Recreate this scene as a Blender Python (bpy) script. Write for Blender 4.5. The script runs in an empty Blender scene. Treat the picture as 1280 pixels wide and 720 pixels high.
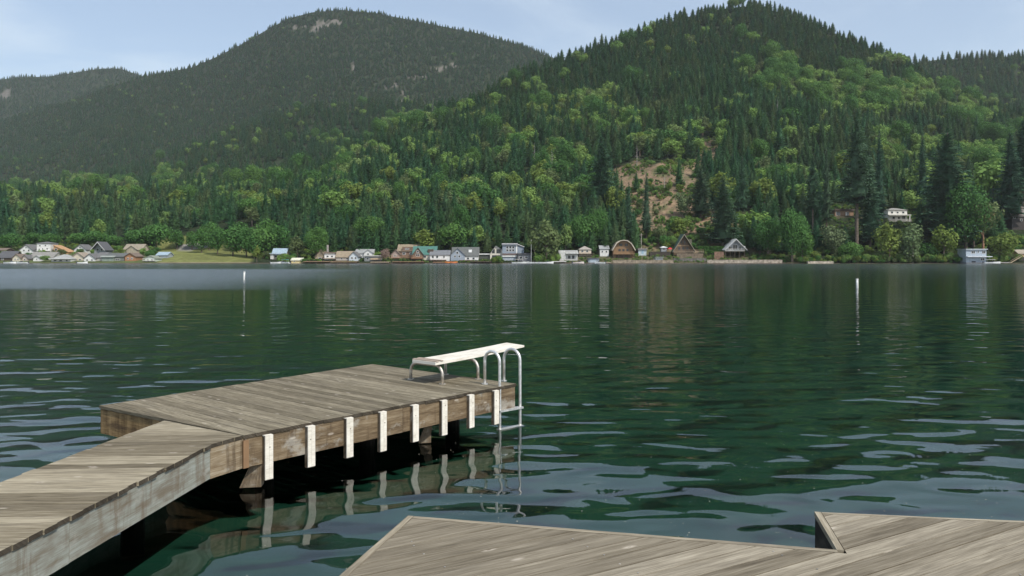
import bpy, math, random
import numpy as np
from mathutils import Vector, Matrix, noise
random.seed(7); R_ = np.random.RandomState(11)
PI = math.pi
scn = bpy.context.scene
COL = scn.collection
F = 1000.0; CXP = 640.0; HY = 322.0; H = 2.67          # focal (px of 1280), horizon row, eye height over the water
ZD = 0.67                                               # top of the swimming dock over the water
HAZE_DENSITY = 0.000055
ZF = 1.07                                               # top of the near deck
YS = 366.0                                              # far shoreline

def P(px, py, z):
    Y = (H - z) * F / (py - HY)
    return Vector(((px - CXP) / F * Y, Y, z))

# ------------------------------------------------------------------ materials
MATS = {}
def nodes_of(name):
    m = bpy.data.materials.new(name); m.use_nodes = True
    nt = m.node_tree; nt.nodes.clear()
    out = nt.nodes.new('ShaderNodeOutputMaterial')
    return m, nt, out
def N(nt, typ, **kw):
    n = nt.nodes.new(typ)
    for k, v in kw.items():
        if k.startswith('i_'): n.inputs[k[2:].replace('_', ' ')].default_value = v
        else: setattr(n, k, v)
    return n
def L(nt, a, b): nt.links.new(a, b)
def ramp(nt, fac, stops):
    r = nt.nodes.new('ShaderNodeValToRGB')
    e = r.color_ramp.elements
    while len(e) < len(stops): e.new(0.5)
    for i, (p, c) in enumerate(stops):
        e[i].position = p; e[i].color = (c[0], c[1], c[2], 1) if len(c) == 3 else c
    L(nt, fac, r.inputs[0]); return r.outputs[0]
def mixc(nt, fac, a, b, mode='MIX'):
    m = nt.nodes.new('ShaderNodeMix'); m.data_type = 'RGBA'; m.blend_type = mode
    for sock, v in ((m.inputs[0], fac), (m.inputs[6], a), (m.inputs[7], b)):
        if hasattr(v, 'links'): L(nt, v, sock)
        elif isinstance(v, (int, float)): sock.default_value = v
        else: sock.default_value = (v[0], v[1], v[2], 1)
    return m.outputs[2]
def math_(nt, op, a, b=None, c=None, clamp=False):
    m = nt.nodes.new('ShaderNodeMath'); m.operation = op; m.use_clamp = clamp
    for i, v in enumerate((a, b, c)):
        if v is None: continue
        if hasattr(v, 'links'): L(nt, v, m.inputs[i])
        else: m.inputs[i].default_value = v
    return m.outputs[0]
def maprange(nt, v, a, b, c=0.0, d=1.0, smooth=True):
    m = nt.nodes.new('ShaderNodeMapRange'); m.interpolation_type = 'SMOOTHSTEP' if smooth else 'LINEAR'
    L(nt, v, m.inputs[0])
    for i, x in enumerate((a, b, c, d)): m.inputs[i + 1].default_value = x
    return m.outputs[0]
def mapped(nt, vec, scale, loc=(0, 0, 0), rot=(0, 0, 0)):
    m = nt.nodes.new('ShaderNodeMapping'); m.inputs['Scale'].default_value = scale
    m.inputs['Location'].default_value = loc; m.inputs['Rotation'].default_value = rot
    L(nt, vec, m.inputs['Vector']); return m.outputs[0]
def noise_(nt, vec, scale, detail=2.0, rough=0.5, dist=0.0):
    n = nt.nodes.new('ShaderNodeTexNoise'); n.inputs['Scale'].default_value = scale
    n.inputs['Detail'].default_value = detail; n.inputs['Roughness'].default_value = rough
    n.inputs['Distortion'].default_value = dist
    if vec is not None: L(nt, vec, n.inputs['Vector'])
    return n.outputs['Fac']

def paint(name, col, rough=0.7, var=0.18, metallic=0.0, scale=1.5):
    if name in MATS: return MATS[name]
    m, nt, out = nodes_of(name)
    b = N(nt, 'ShaderNodeBsdfPrincipled'); b.inputs['Roughness'].default_value = rough
    b.inputs['Metallic'].default_value = metallic
    tc = N(nt, 'ShaderNodeTexCoord')
    n1 = noise_(nt, tc.outputs['Object'], scale, 5, 0.65)
    lo = [c * (1 - var * 1.5) for c in col]; hi = [min(1, c * (1 + var)) for c in col]
    L(nt, ramp(nt, n1, [(0.3, lo), (0.7, hi)]), b.inputs['Base Color'])
    L(nt, b.outputs[0], out.inputs[0]); MATS[name] = m; return m

def roofing(name, col):
    if name in MATS: return MATS[name]
    m, nt, out = nodes_of(name)
    b = N(nt, 'ShaderNodeBsdfPrincipled'); b.inputs['Roughness'].default_value = 0.8
    tc = N(nt, 'ShaderNodeTexCoord')
    n1 = noise_(nt, tc.outputs['Object'], 0.8, 6, 0.7)
    n2 = noise_(nt, mapped(nt, tc.outputs['Object'], (1, 1, 9)), 1.2, 2, 0.5)
    c = ramp(nt, n1, [(0.3, [x * 0.7 for x in col]), (0.7, [x * 1.25 for x in col])])
    c = mixc(nt, 0.35, c, ramp(nt, n2, [(0.35, [x * 0.6 for x in col]), (0.65, [x * 1.3 for x in col])]))
    L(nt, c, b.inputs['Base Color']); L(nt, b.outputs[0], out.inputs[0]); MATS[name] = m; return m

def wood(name, stops, streak=(2.2, 42.0), dirt=(0.10, 0.085, 0.065), dirtamt=0.55, rndamt=0.55, spec=0.2, knots=True, vstain=0.0, gain=1.15):
    """weathered planks: u runs along the plank in metres, v across it, rnd is one number per plank"""
    m, nt, out = nodes_of(name)
    b = N(nt, 'ShaderNodeBsdfPrincipled'); b.inputs['Roughness'].default_value = 0.82
    b.inputs['Specular IOR Level'].default_value = spec
    uv = N(nt, 'ShaderNodeUVMap'); uv.uv_map = 'UVMap'
    at = N(nt, 'ShaderNodeAttribute'); at.attribute_name = 'rnd'
    off = N(nt, 'ShaderNodeCombineXYZ'); 
    L(nt, math_(nt, 'MULTIPLY', at.outputs['Fac'], 37.0), off.inputs[0]); L(nt, math_(nt, 'MULTIPLY', at.outputs['Fac'], 91.0), off.inputs[2])
    add = N(nt, 'ShaderNodeVectorMath'); add.operation = 'ADD'; L(nt, uv.outputs[0], add.inputs[0]); L(nt, off.outputs[0], add.inputs[1])
    v = add.outputs[0]
    grain = noise_(nt, mapped(nt, v, (streak[0], streak[1], 1)), 1.0, 6, 0.68, 0.25)
    fine = noise_(nt, mapped(nt, v, (5, 150, 1)), 1.0, 3, 0.6)
    blot = noise_(nt, mapped(nt, v, (1.7, 5.0, 1)), 1.0, 4, 0.6, 0.4)
    g = math_(nt, 'ADD', math_(nt, 'MULTIPLY', grain, 0.55), math_(nt, 'MULTIPLY', fine, 0.45))
    g = math_(nt, 'MULTIPLY_ADD', math_(nt, 'SUBTRACT', g, 0.5), gain, 0.5)
    g = math_(nt, 'ADD', g, math_(nt, 'MULTIPLY', math_(nt, 'SUBTRACT', at.outputs['Fac'], 0.5), rndamt * 0.35))
    c = ramp(nt, g, stops)
    dm = maprange(nt, blot, 0.46, 0.70, 0.0, dirtamt)
    c = mixc(nt, dm, c, dirt)
    if vstain:
        vs = noise_(nt, mapped(nt, v, (7.0, 0.9, 1)), 1.0, 4, 0.65, 0.3)
        c = mixc(nt, maprange(nt, vs, 0.50, 0.66, 0.0, vstain), c, dirt)
        bl = noise_(nt, mapped(nt, v, (2.6, 3.4, 1), loc=(5, 3, 0)), 1.0, 5, 0.7)
        c = mixc(nt, maprange(nt, bl, 0.52, 0.68, 0.0, 0.6), c, (0.36, 0.345, 0.30))
    if knots:
        vo = N(nt, 'ShaderNodeTexVoronoi'); vo.inputs['Scale'].default_value = 1.0
        L(nt, mapped(nt, v, (2.4, 7.2, 1)), vo.inputs['Vector'])
        km = maprange(nt, vo.outputs['Distance'], 0.05, 0.15, 1.0, 0.0)
        c = mixc(nt, math_(nt, 'MULTIPLY', km, 0.55), c, (0.52, 0.46, 0.38))
        km2 = maprange(nt, vo.outputs['Distance'], 0.02, 0.05, 1.0, 0.0)
        c = mixc(nt, math_(nt, 'MULTIPLY', km2, 0.8), c, (0.10, 0.07, 0.045))
    L(nt, c, b.inputs['Base Color'])
    bp = N(nt, 'ShaderNodeBump'); bp.inputs['Strength'].default_value = 0.5; bp.inputs['Distance'].default_value = 0.006
    L(nt, g, bp.inputs['Height']); L(nt, bp.outputs[0], b.inputs['Normal'])
    L(nt, b.outputs[0], out.inputs[0]); MATS[name] = m; return m

W_DOCK = wood('weathered_dock_planks', [(0.26, (0.038, 0.029, 0.018)), (0.42, (0.113, 0.094, 0.061)), (0.55, (0.189, 0.161, 0.110)), (0.72, (0.353, 0.310, 0.223))], dirtamt=0.35, rndamt=0.5)
W_GANG = wood('weathered_gangway_planks', [(0.26, (0.050, 0.038, 0.024)), (0.42, (0.144, 0.119, 0.078)), (0.55, (0.234, 0.199, 0.137)), (0.72, (0.405, 0.355, 0.257))], dirtamt=0.35, rndamt=0.7)
W_DECK = wood('weathered_deck_planks', [(0.26, (0.054, 0.041, 0.027)), (0.42, (0.153, 0.129, 0.091)), (0.55, (0.239, 0.206, 0.152)), (0.72, (0.414, 0.368, 0.282))], streak=(1.4, 26), dirtamt=0.3, rndamt=0.45, gain=0.95)
W_FASC = wood('weathered_brown_fascia', [(0.28, (0.065, 0.043, 0.024)), (0.45, (0.165, 0.119, 0.070)), (0.58, (0.255, 0.200, 0.130)), (0.74, (0.39, 0.345, 0.265))], streak=(1.2, 16), dirt=(0.075, 0.05, 0.03), dirtamt=0.6, rndamt=0.4, vstain=0.7)
W_SIDE = wood('flaking_grey_green_fascia', [(0.25, (0.15, 0.125, 0.09)), (0.42, (0.235, 0.235, 0.195)), (0.56, (0.30, 0.32, 0.285)), (0.74, (0.44, 0.43, 0.365))], streak=(1.0, 20), dirt=(0.13, 0.09, 0.055), dirtamt=0.65, rndamt=0.3, knots=False, vstain=0.6)
W_TRIM = wood('pale_edge_board', [(0.3, (0.15, 0.122, 0.085)), (0.5, (0.29, 0.25, 0.18)), (0.7, (0.46, 0.42, 0.33))], knots=False)
W_WHITE = wood('worn_white_paint', [(0.24, (0.26, 0.22, 0.17)), (0.38, (0.56, 0.52, 0.44)), (0.55, (0.70, 0.66, 0.575)), (0.8, (0.76, 0.73, 0.655))], streak=(3, 9), dirt=(0.5, 0.45, 0.37), dirtamt=0.5, rndamt=0.2, knots=False)
W_STREAK = wood('rust_streaked_brown_fascia', [(0.28, (0.085, 0.05, 0.022)), (0.45, (0.27, 0.175, 0.08)), (0.6, (0.40, 0.275, 0.14)), (0.74, (0.50, 0.41, 0.27))], streak=(9, 1.0), dirt=(0.05, 0.03, 0.02), dirtamt=0.7, knots=False)
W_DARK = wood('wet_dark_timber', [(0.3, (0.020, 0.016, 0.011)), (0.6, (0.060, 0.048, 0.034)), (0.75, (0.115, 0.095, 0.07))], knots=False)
W_SHADE = wood('shade_black_timber', [(0.3, (0.006, 0.005, 0.004)), (0.7, (0.022, 0.018, 0.014))], knots=False)  # near-black timber: the shade under and beside the decks is put into its colour
W_PILE = wood('split_brown_pile', [(0.3, (0.05, 0.035, 0.02)), (0.5, (0.15, 0.11, 0.07)), (0.7, (0.30, 0.25, 0.18))], streak=(2, 20), vstain=0.6, knots=False)

def metal(name, col, rough, var=0.25):
    m, nt, out = nodes_of(name)
    b = N(nt, 'ShaderNodeBsdfPrincipled'); b.inputs['Metallic'].default_value = 0.85
    tc = N(nt, 'ShaderNodeTexCoord'); n = noise_(nt, tc.outputs['Object'], 22, 5, 0.7)
    L(nt, ramp(nt, n, [(0.3, [c * (1 - var) for c in col]), (0.65, col)]), b.inputs['Base Color'])
    L(nt, maprange(nt, n, 0.3, 0.7, rough, rough + 0.2), b.inputs['Roughness'])
    L(nt, b.outputs[0], out.inputs[0]); return m
M_ALU = metal('dull_aluminium', (0.78, 0.77, 0.74), 0.38)
M_STEEL = metal('worn_galvanised_steel', (0.62, 0.57, 0.50), 0.42, 0.45)

M_GLASS = None
def glassmat():
    m, nt, out = nodes_of('dark_window_glass')
    b = N(nt, 'ShaderNodeBsdfPrincipled'); b.inputs['Base Color'].default_value = (0.03, 0.035, 0.04, 1)
    b.inputs['Roughness'].default_value = 0.12
    L(nt, b.outputs[0], out.inputs[0]); return m
M_GLASS = glassmat()

def foliage(name, cols, trans=0.28, stand=0.35, nscale=0.004):
    """colour differs from tree to tree and from stand to stand"""
    m, nt, out = nodes_of(name)
    oi = N(nt, 'ShaderNodeObjectInfo')
    st = noise_(nt, oi.outputs['Location'], nscale, 3, 0.6)
    tc = N(nt, 'ShaderNodeTexCoord')
    cl = noise_(nt, tc.outputs['Object'], 0.55, 3, 0.6)
    f = math_(nt, 'ADD', math_(nt, 'MULTIPLY', oi.outputs['Random'], 1 - stand), math_(nt, 'MULTIPLY', maprange(nt, st, 0.3, 0.7), stand))
    n = len(cols)
    c = ramp(nt, f, [(i / (n - 1) * 0.94 + 0.03, x) for i, x in enumerate(cols)])
    k = maprange(nt, cl, 0.3, 0.7, 0.72, 1.3, smooth=False)
    c = mixc(nt, 1.0, c, N_rgb(nt, k), 'MULTIPLY')
    d = N(nt, 'ShaderNodeBsdfPrincipled'); d.inputs['Roughness'].default_value = 0.75; d.inputs['Specular IOR Level'].default_value = 0.15
    L(nt, c, d.inputs['Base Color'])
    t = N(nt, 'ShaderNodeBsdfTranslucent'); L(nt, c, t.inputs['Color'])
    mx = N(nt, 'ShaderNodeMixShader'); mx.inputs[0].default_value = trans
    L(nt, d.outputs[0], mx.inputs[1]); L(nt, t.outputs[0], mx.inputs[2]); L(nt, mx.outputs[0], out.inputs[0])
    MATS[name] = m; return m
def N_rgb(nt, v):
    c = nt.nodes.new('ShaderNodeCombineColor')
    for i in range(3): L(nt, v, c.inputs[i])
    return c.outputs[0]
FOL_CON = foliage('conifer_needles', [(0.039, 0.101, 0.043), (0.052, 0.137, 0.053), (0.077, 0.149, 0.053), (0.044, 0.125, 0.060), (0.109, 0.155, 0.060), (0.043, 0.110, 0.047)], trans=0.18)
FOL_BRO = foliage('spring_leaves', [(0.122, 0.232, 0.053), (0.167, 0.282, 0.065), (0.211, 0.311, 0.083), (0.147, 0.260, 0.062), (0.201, 0.277, 0.094), (0.118, 0.249, 0.057)], trans=0.36, nscale=0.006)
FOL_GRN = foliage('deep_green_leaves', [(0.054, 0.140, 0.036), (0.078, 0.179, 0.044), (0.112, 0.213, 0.048)], trans=0.34)
FOL_OLV = foliage('olive_leaves', [(0.117, 0.156, 0.060), (0.131, 0.175, 0.070), (0.130, 0.177, 0.064)], trans=0.34)
FOL_YEL = foliage('yellow_green_leaves', [(0.145, 0.220, 0.046), (0.180, 0.235, 0.052), (0.150, 0.225, 0.054)], trans=0.38)
FOL_PAL = foliage('pale_blossom_leaves', [(0.11, 0.175, 0.065), (0.15, 0.195, 0.095), (0.10, 0.175, 0.06)], trans=0.32)
FOL_PNK = foliage('pink_brown_blossom', [(0.26, 0.19, 0.15), (0.29, 0.21, 0.17)], trans=0.3)
FOL_DKC = foliage('dark_fir_needles', [(0.034, 0.081, 0.047), (0.049, 0.107, 0.056), (0.072, 0.113, 0.062)], trans=0.14)
BARK = paint('grey_brown_bark', (0.13, 0.10, 0.075), 0.9, 0.4)
BARKP = paint('pale_bark', (0.34, 0.30, 0.25), 0.9, 0.3)
BARKR = paint('orange_brown_bark', (0.30, 0.16, 0.09), 0.8, 0.4)
DEADW = paint('dead_grey_wood', (0.27, 0.25, 0.23), 0.9, 0.3)

# ------------------------------------------------------------------ mesh builder
class MB:
    def __init__(s): s.v = []; s.f = []; s.uv = []; s.r = []; s.m = []; s.has = False
    def face(s, idx, uv=None, rnd=0.5, mat=0):
        s.f.append(tuple(idx)); s.uv.append(uv); s.r.append(rnd); s.m.append(mat)
        if uv: s.has = True
    def add(s, pts):
        b = len(s.v); s.v.extend([tuple(p) for p in pts]); return b
    def prism(s, poly, z0, z1, d=None, o=None, rnd=None, mat=0, endmat=None):
        """2D polygon (ccw) extruded in z; uv along d"""
        n = len(poly); rnd = random.random() if rnd is None else rnd
        if d is None: d = Vector((1, 0))
        e = Vector((-d[1], d[0])); o = o or Vector((0, 0))
        def uvp(p, k=0.0): q = Vector((p[0], p[1])) - o; return (q.dot(d), q.dot(e) + k)
        b = s.add([(p[0], p[1], z1) for p in poly] + [(p[0], p[1], z0) for p in poly])
        s.face(range(b, b + n), [uvp(p) for p in poly], rnd, mat)
        s.face(range(b + 2 * n - 1, b + n - 1, -1), [uvp(p) for p in reversed(poly)], rnd, mat)
        for i in range(n):
            j = (i + 1) % n
            s.face((b + i, b + n + i, b + n + j, b + j), [uvp(poly[i]), uvp(poly[i], z0 - z1), uvp(poly[j], z0 - z1), uvp(poly[j])], rnd, endmat if endmat is not None and abs((Vector(poly[j][:2]) - Vector(poly[i][:2])).normalized().dot(d)) < 0.9 else mat)
    def box(s, x0, x1, y0, y1, z0, z1, rnd=None, mat=0):
        rnd = random.random() if rnd is None else rnd
        b = s.add([(x, y, z) for z in (z0, z1) for y in (y0, y1) for x in (x0, x1)])
        def u(a, c): return [(a[0], c[0]), (a[1], c[0]), (a[1], c[1]), (a[0], c[1])]
        X, Y, Z = (x0, x1), (y0, y1), (z0, z1)
        s.face((b, b + 2, b + 3, b + 1), u(Y, X), rnd, mat); s.face((b + 4, b + 5, b + 7, b + 6), u(X, Y), rnd, mat)
        s.face((b, b + 1, b + 5, b + 4), u(X, Z), rnd, mat); s.face((b + 3, b + 2, b + 6, b + 7), u(X, Z), rnd, mat)
        s.face((b + 2, b, b + 4, b + 6), u(Y, Z), rnd, mat); s.face((b + 1, b + 3, b + 7, b + 5), u(Y, Z), rnd, mat)
    def wallseg(s, a, b_, z0, z1, th, rnd=None, mat=0):
        """upright board from a to b (2D), thickness th to its left"""
        a = Vector(a[:2]); b_ = Vector(b_[:2]); d = (b_ - a); ln = d.length; d.normalize(); e = Vector((-d.y, d.x)) * th
        rnd = random.random() if rnd is None else rnd
        p = [a, b_, b_ + e, a + e]
        k = s.add([(q.x, q.y, z0) for q in p] + [(q.x, q.y, z1) for q in p])
        us = [0, ln, ln, 0]
        s.face((k + 3, k + 2, k + 1, k), [(0, th), (ln, th), (ln, 0), (0, 0)], rnd, mat)
        s.face((k + 4, k + 5, k + 6, k + 7), [(0, 0), (ln, 0), (ln, th), (0, th)], rnd, mat)
        for i in range(4):
            j = (i + 1) % 4
            if i % 2 == 0: s.face((k + i, k + j, k + 4 + j, k + 4 + i), [(us[i], z0), (us[j], z0), (us[j], z1), (us[i], z1)], rnd, mat)
            else: s.face((k + i, k + j, k + 4 + j, k + 4 + i), [(0, z0), (th, z0), (th, z1), (0, z1)], rnd, mat)
    def extr(s, poly, axis, a0, a1, mat=0):
        """polygon in (x,z) extruded along y (axis 'y') or in (y,z) along x (axis 'x')"""
        n = len(poly)
        f = (lambda p, a: (p[0], a, p[1])) if axis == 'y' else (lambda p, a: (a, p[0], p[1]))
        b = s.add([f(p, a0) for p in poly] + [f(p, a1) for p in poly])
        s.face(range(b, b + n), None, 0.5, mat); s.face(range(b + 2 * n - 1, b + n - 1, -1), None, 0.5, mat)
        for i in range(n):
            j = (i + 1) % n; s.face((b + i, b + n + i, b + n + j, b + j), None, 0.5, mat)
    def tube(s, path, r, n=10, mat=0, cap=True):
        path = [Vector(p) for p in path]; rs = r if isinstance(r, (list, tuple)) else [r] * len(path)
        t0 = (path[1] - path[0]).normalized(); up = Vector((0, 0, 1)) if abs(t0.z) < 0.9 else Vector((1, 0, 0))
        nx = t0.cross(up).normalized(); rings = []
        for i, p in enumerate(path):
            t = (path[min(i + 1, len(path) - 1)] - path[max(i - 1, 0)]).normalized()
            nx = (nx - t * nx.dot(t)).normalized(); ny = t.cross(nx)
            rings.append(s.add([p + (nx * math.cos(2 * PI * k / n) + ny * math.sin(2 * PI * k / n)) * rs[i] for k in range(n)]))
        for i in range(len(path) - 1):
            for k in range(n):
                k2 = (k + 1) % n; s.face((rings[i] + k, rings[i] + k2, rings[i + 1] + k2, rings[i + 1] + k), None, 0.5, mat)
        if cap:
            s.face([rings[0] + k for k in reversed(range(n))], None, 0.5, mat); s.face([rings[-1] + k for k in range(n)], None, 0.5, mat)
    def build(s, name, mats, parent=None, loc=None, smooth=False):
        me = bpy.data.meshes.new(name); me.from_pydata(s.v, [], s.f)
        for m in (mats if isinstance(mats, (list, tuple)) else [mats]): me.materials.append(m)
        if s.has:
            uvl = me.uv_layers.new(name='UVMap'); k = 0; flat = []
            for f, u in zip(s.f, s.uv):
                for i in range(len(f)): flat.extend(u[i] if u else (0.0, 0.0))
            uvl.data.foreach_set('uv', flat)
            a = me.attributes.new('rnd', 'FLOAT', 'FACE'); a.data.foreach_set('value', s.r)
        me.polygons.foreach_set('material_index', s.m)
        if smooth: me.polygons.foreach_set('use_smooth', [True] * len(s.f))
        me.validate(); me.update()
        o = bpy.data.objects.new(name, me); COL.objects.link(o)
        if parent is not None: o.parent = parent
        if loc is not None: o.location = loc
        return o
def tag(o, label=None, cat=None, group=None, kind=None):
    if label: o['label'] = label
    if cat: o['category'] = cat
    if group: o['group'] = group
    if kind: o['kind'] = kind
    return o
def thing(name, label, cat, loc=(0, 0, 0), rz=0.0, group=None):
    o = bpy.data.objects.new(name, None); o.empty_display_size = 0.3; COL.objects.link(o)
    o.location = loc; o.rotation_euler = (0, 0, rz); return tag(o, label, cat, group)

def clip_half(poly, nrm, c, keep_ge):
    out = []
    for i in range(len(poly)):
        a, b = poly[i], poly[(i + 1) % len(poly)]
        da, db = nrm.dot(a) - c, nrm.dot(b) - c
        if not keep_ge: da, db = -da, -db
        if da >= 0: out.append(a)
        if (da >= 0) != (db >= 0): out.append(a + (b - a) * (da / (da - db)))
    return out
def area(p): return 0.5 * sum(p[i].x * p[(i + 1) % len(p)].y - p[(i + 1) % len(p)].x * p[i].y for i in range(len(p)))
def planks(mb, poly, d, width, gap, zt, th, jit=0.0, start=None):
    poly = [Vector(p[:2]) for p in poly]
    if area(poly) < 0: poly.reverse()
    d = Vector(d[:2]).normalized(); e = Vector((-d.y, d.x))
    lo = min(e.dot(p) for p in poly); hi = max(e.dot(p) for p in poly)
    k = (lo if start is None else start + math.floor((lo - start) / (width + gap)) * (width + gap))
    while k < hi:
        q = clip_half(poly, e, max(k, lo), True)
        if len(q) > 2: q = clip_half(q, e, min(k + width, hi), False)
        if len(q) > 2 and abs(area(q)) > 1e-4:
            rng = random.Random(round(k * 1000)); rnd = rng.random()
            s = d * rng.uniform(-jit, jit); dz = rng.uniform(-0.0015, 0.0015)
            q2 = [p + s for p in q]
            clean = [p for i, p in enumerate(q2) if (p - q2[i - 1]).length > 1e-4]
            if len(clean) > 2: mb.prism(clean, zt - th + dz, zt + dz, d, Vector((0, 0)), rnd, 0, 1)
        k += width + gap

# ------------------------------------------------------------------ camera, sky, sun
cam = bpy.data.cameras.new('camera'); co = bpy.data.objects.new('camera', cam); COL.objects.link(co)
co.location = (0, 0, H); co.rotation_euler = (PI / 2, 0, 0)
cam.sensor_fit = 'HORIZONTAL'; cam.sensor_width = 36; cam.lens = 36 * F / 1280; cam.shift_y = -(360 - HY) / 1280
cam.clip_start = 0.1; cam.clip_end = 20000
scn.camera = co
SUN_AZ = Vector((0.68, -0.73)).normalized(); SUN_EL = math.radians(50)
sv = Vector((SUN_AZ.x * math.cos(SUN_EL), SUN_AZ.y * math.cos(SUN_EL), math.sin(SUN_EL)))
sl = bpy.data.lights.new('sun', 'SUN'); sl.energy = 3.6; sl.angle = math.radians(0.55); sl.color = (1.0, 0.955, 0.88)
so = bpy.data.objects.new('sun', sl); COL.objects.link(so); so.rotation_euler = sv.to_track_quat('Z', 'Y').to_euler(); so.location = (60, -60, 120)
w = bpy.data.worlds.new('World'); scn.world = w; w.use_nodes = True
nt = w.node_tree; nt.nodes.clear()
wo = nt.nodes.new('ShaderNodeOutputWorld'); bg = nt.nodes.new('ShaderNodeBackground'); bg.inputs[1].default_value = 0.125
sky = nt.nodes.new('ShaderNodeTexSky'); sky.sky_type = 'NISHITA'; sky.sun_disc = False
sky.sun_elevation = SUN_EL; sky.sun_rotation = math.atan2(sv.x, sv.y)
sky.air_density = 1.0; sky.dust_density = 1.0; sky.ozone_density = 1.2; sky.altitude = 100
tc = nt.nodes.new('ShaderNodeTexCoord')
cn = noise_(nt, mapped(nt, tc.outputs['Generated'], (1.3, 1.3, 5.0), rot=(0, 0.15, 0.4)), 2.2, 7, 0.55, 0.6)
cf = maprange(nt, cn, 0.38, 0.75, 0.22, 0.55)
cc = mixc(nt, cf, sky.outputs[0], (5.5, 6.25, 6.9))
L(nt, cc, bg.inputs[0]); L(nt, bg.outputs[0], wo.inputs[0])
scn.view_settings.view_transform = 'Standard'; scn.view_settings.look = 'None'
scn.view_settings.exposure = 0.32; scn.view_settings.gamma = 1.0; scn.view_settings.use_curve_mapping = False
cy = scn.cycles
cy.max_bounces = 6; cy.diffuse_bounces = 3; cy.glossy_bounces = 3; cy.transmission_bounces = 3; cy.volume_bounces = 1; cy.transparent_max_bounces = 6
cy.use_denoising = True; cy.sample_clamp_indirect = 6.0

# ------------------------------------------------------------------ hills (real distances, heights from their skylines)
def vnoise(x, y, s, o=0.0): return noise.fractal(Vector((x / s + o, y / s - o, o * 0.7)), 1.0, 2.0, 4)
class Hill:
    def __init__(s, sky, dist, y0, z0, p, amp, nsc, tree, flat=None):
        s.px = [a for a, b in sky]; s.py = [b for a, b in sky]
        s.dx = [a for a, b in dist]; s.dy = [b for a, b in dist]
        s.y0, s.z0, s.p, s.amp, s.nsc, s.tree, s.flat = y0, z0, p, amp, nsc, tree, flat
    def R(s, px): return float(np.interp(px, s.dx, s.dy))
    def base(s, px):
        if s.flat is None: return s.y0, s.z0
        yf, g = s.flat(px); return yf, 0.35 + g * (yf - YS - 3)
    def vr(s, px): return (HY - float(np.interp(px, s.px, s.py))) / F - s.tree / s.R(px)
    def z(s, px, Y):
        yf, zf = s.base(px); Rr = s.R(px)
        if Y <= yf:
            if s.flat is None: return s.z0
            if Y < YS: return (Y - YS) * 0.3
            if Y < YS + 3: return (Y - YS) * 0.35 / 3
            return 0.35 + (zf - 0.35) * (Y - YS - 3) / max(0.1, yf - YS - 3)
        t = (Y - yf) / (Rr - yf); vf = (zf - H) / yf; v1 = s.vr(px)
        if t <= 1:
            zz = H + Y * (vf + (v1 - vf) * t ** s.p)
            zz += s.amp * min(1, 6 * t) * (1 - t) ** 0.6 * vnoise((px - CXP) / F * Y, Y, s.nsc, s.y0 * 0.01)
        else: zz = H + Rr * v1 - (Y - Rr) * 0.35 - (Y - Rr) ** 2 * 0.0004
        return zz
    def hit(s, px, py):
        """where the line of sight through this pixel meets the slope"""
        yf, zf = s.base(px); Rr = s.R(px); vf = (zf - H) / yf; v1 = s.vr(px); v = (HY - py) / F
        if s.flat is not None and v < vf:
            g = (zf - 0.35) / (yf - YS - 3); return max(YS + 3.5, min(yf, (0.35 - g * (YS + 3) - H) / (v - g)))
        k = max(0.0, min(1.0, (v - vf) / max(1e-5, v1 - vf))); Y = yf + (Rr - yf) * k ** (1 / s.p)
        return Y
    def mesh(s, name, mat, p0, p1, np_, nt_, back, colour, label, rows0=None):
        me = bpy.data.meshes.new(name); vs = []; cs = []
        pxs = np.linspace(p0, p1, np_)
        nr = 0
        for px in pxs:
            yf, zf = s.base(px); Rr = s.R(px)
            ys = list(rows0(yf)) if rows0 else [yf]
            ys += [yf + (Rr - yf) * (i / nt_) ** 1.25 for i in range(1, nt_ + 1)]
            ys += [Rr + back * q for q in (0.15, 0.4, 0.7, 1.0)]
            nr = len(ys)
            for Y in ys:
                z = s.z(px, Y); vs.append(((px - CXP) / F * Y, Y, z)); cs.append(colour(px, HY - (z - H) / Y * F, Y, z))
        fs = [(i * nr + j, (i + 1) * nr + j, (i + 1) * nr + j + 1, i * nr + j + 1) for i in range(np_ - 1) for j in range(nr - 1)]
        me.from_pydata(vs, [], fs); a = me.attributes.new('ground', 'FLOAT_COLOR', 'POINT')
        a.data.foreach_set('color', [c for q in cs for c in (q[0], q[1], q[2], 1.0)])
        me.polygons.foreach_set('use_smooth', [True] * len(fs)); me.materials.append(mat); me.update()
        o = bpy.data.objects.new(name, me); COL.objects.link(o); return tag(o, label, name.replace('_', ' '), kind='structure')

def groundmat():
    m, nt, out = nodes_of('hill_ground')
    b = N(nt, 'ShaderNodeBsdfPrincipled'); b.inputs['Roughness'].default_value = 0.95; b.inputs['Specular IOR Level'].default_value = 0.1
    a = N(nt, 'ShaderNodeAttribute'); a.attribute_name = 'ground'
    g = N(nt, 'ShaderNodeNewGeometry')
    n = noise_(nt, g.outputs['Position'], 0.35, 7, 0.7); n2 = noise_(nt, g.outputs['Position'], 0.06, 4, 0.6)
    k = math_(nt, 'MULTIPLY', maprange(nt, n, 0.3, 0.7, 0.6, 1.4, False), maprange(nt, n2, 0.3, 0.7, 0.75, 1.25, False))
    L(nt, mixc(nt, 1.0, a.outputs['Color'], N_rgb(nt, k), 'MULTIPLY'), b.inputs['Base Color'])
    bp = N(nt, 'ShaderNodeBump'); bp.inputs['Strength'].default_value = 0.8; bp.inputs['Distance'].default_value = 1.2
    L(nt, n, bp.inputs['Height']); L(nt, bp.outputs[0], b.inputs['Normal'])
    L(nt, b.outputs[0], out.inputs[0]); return m
GROUND = groundmat()

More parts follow.
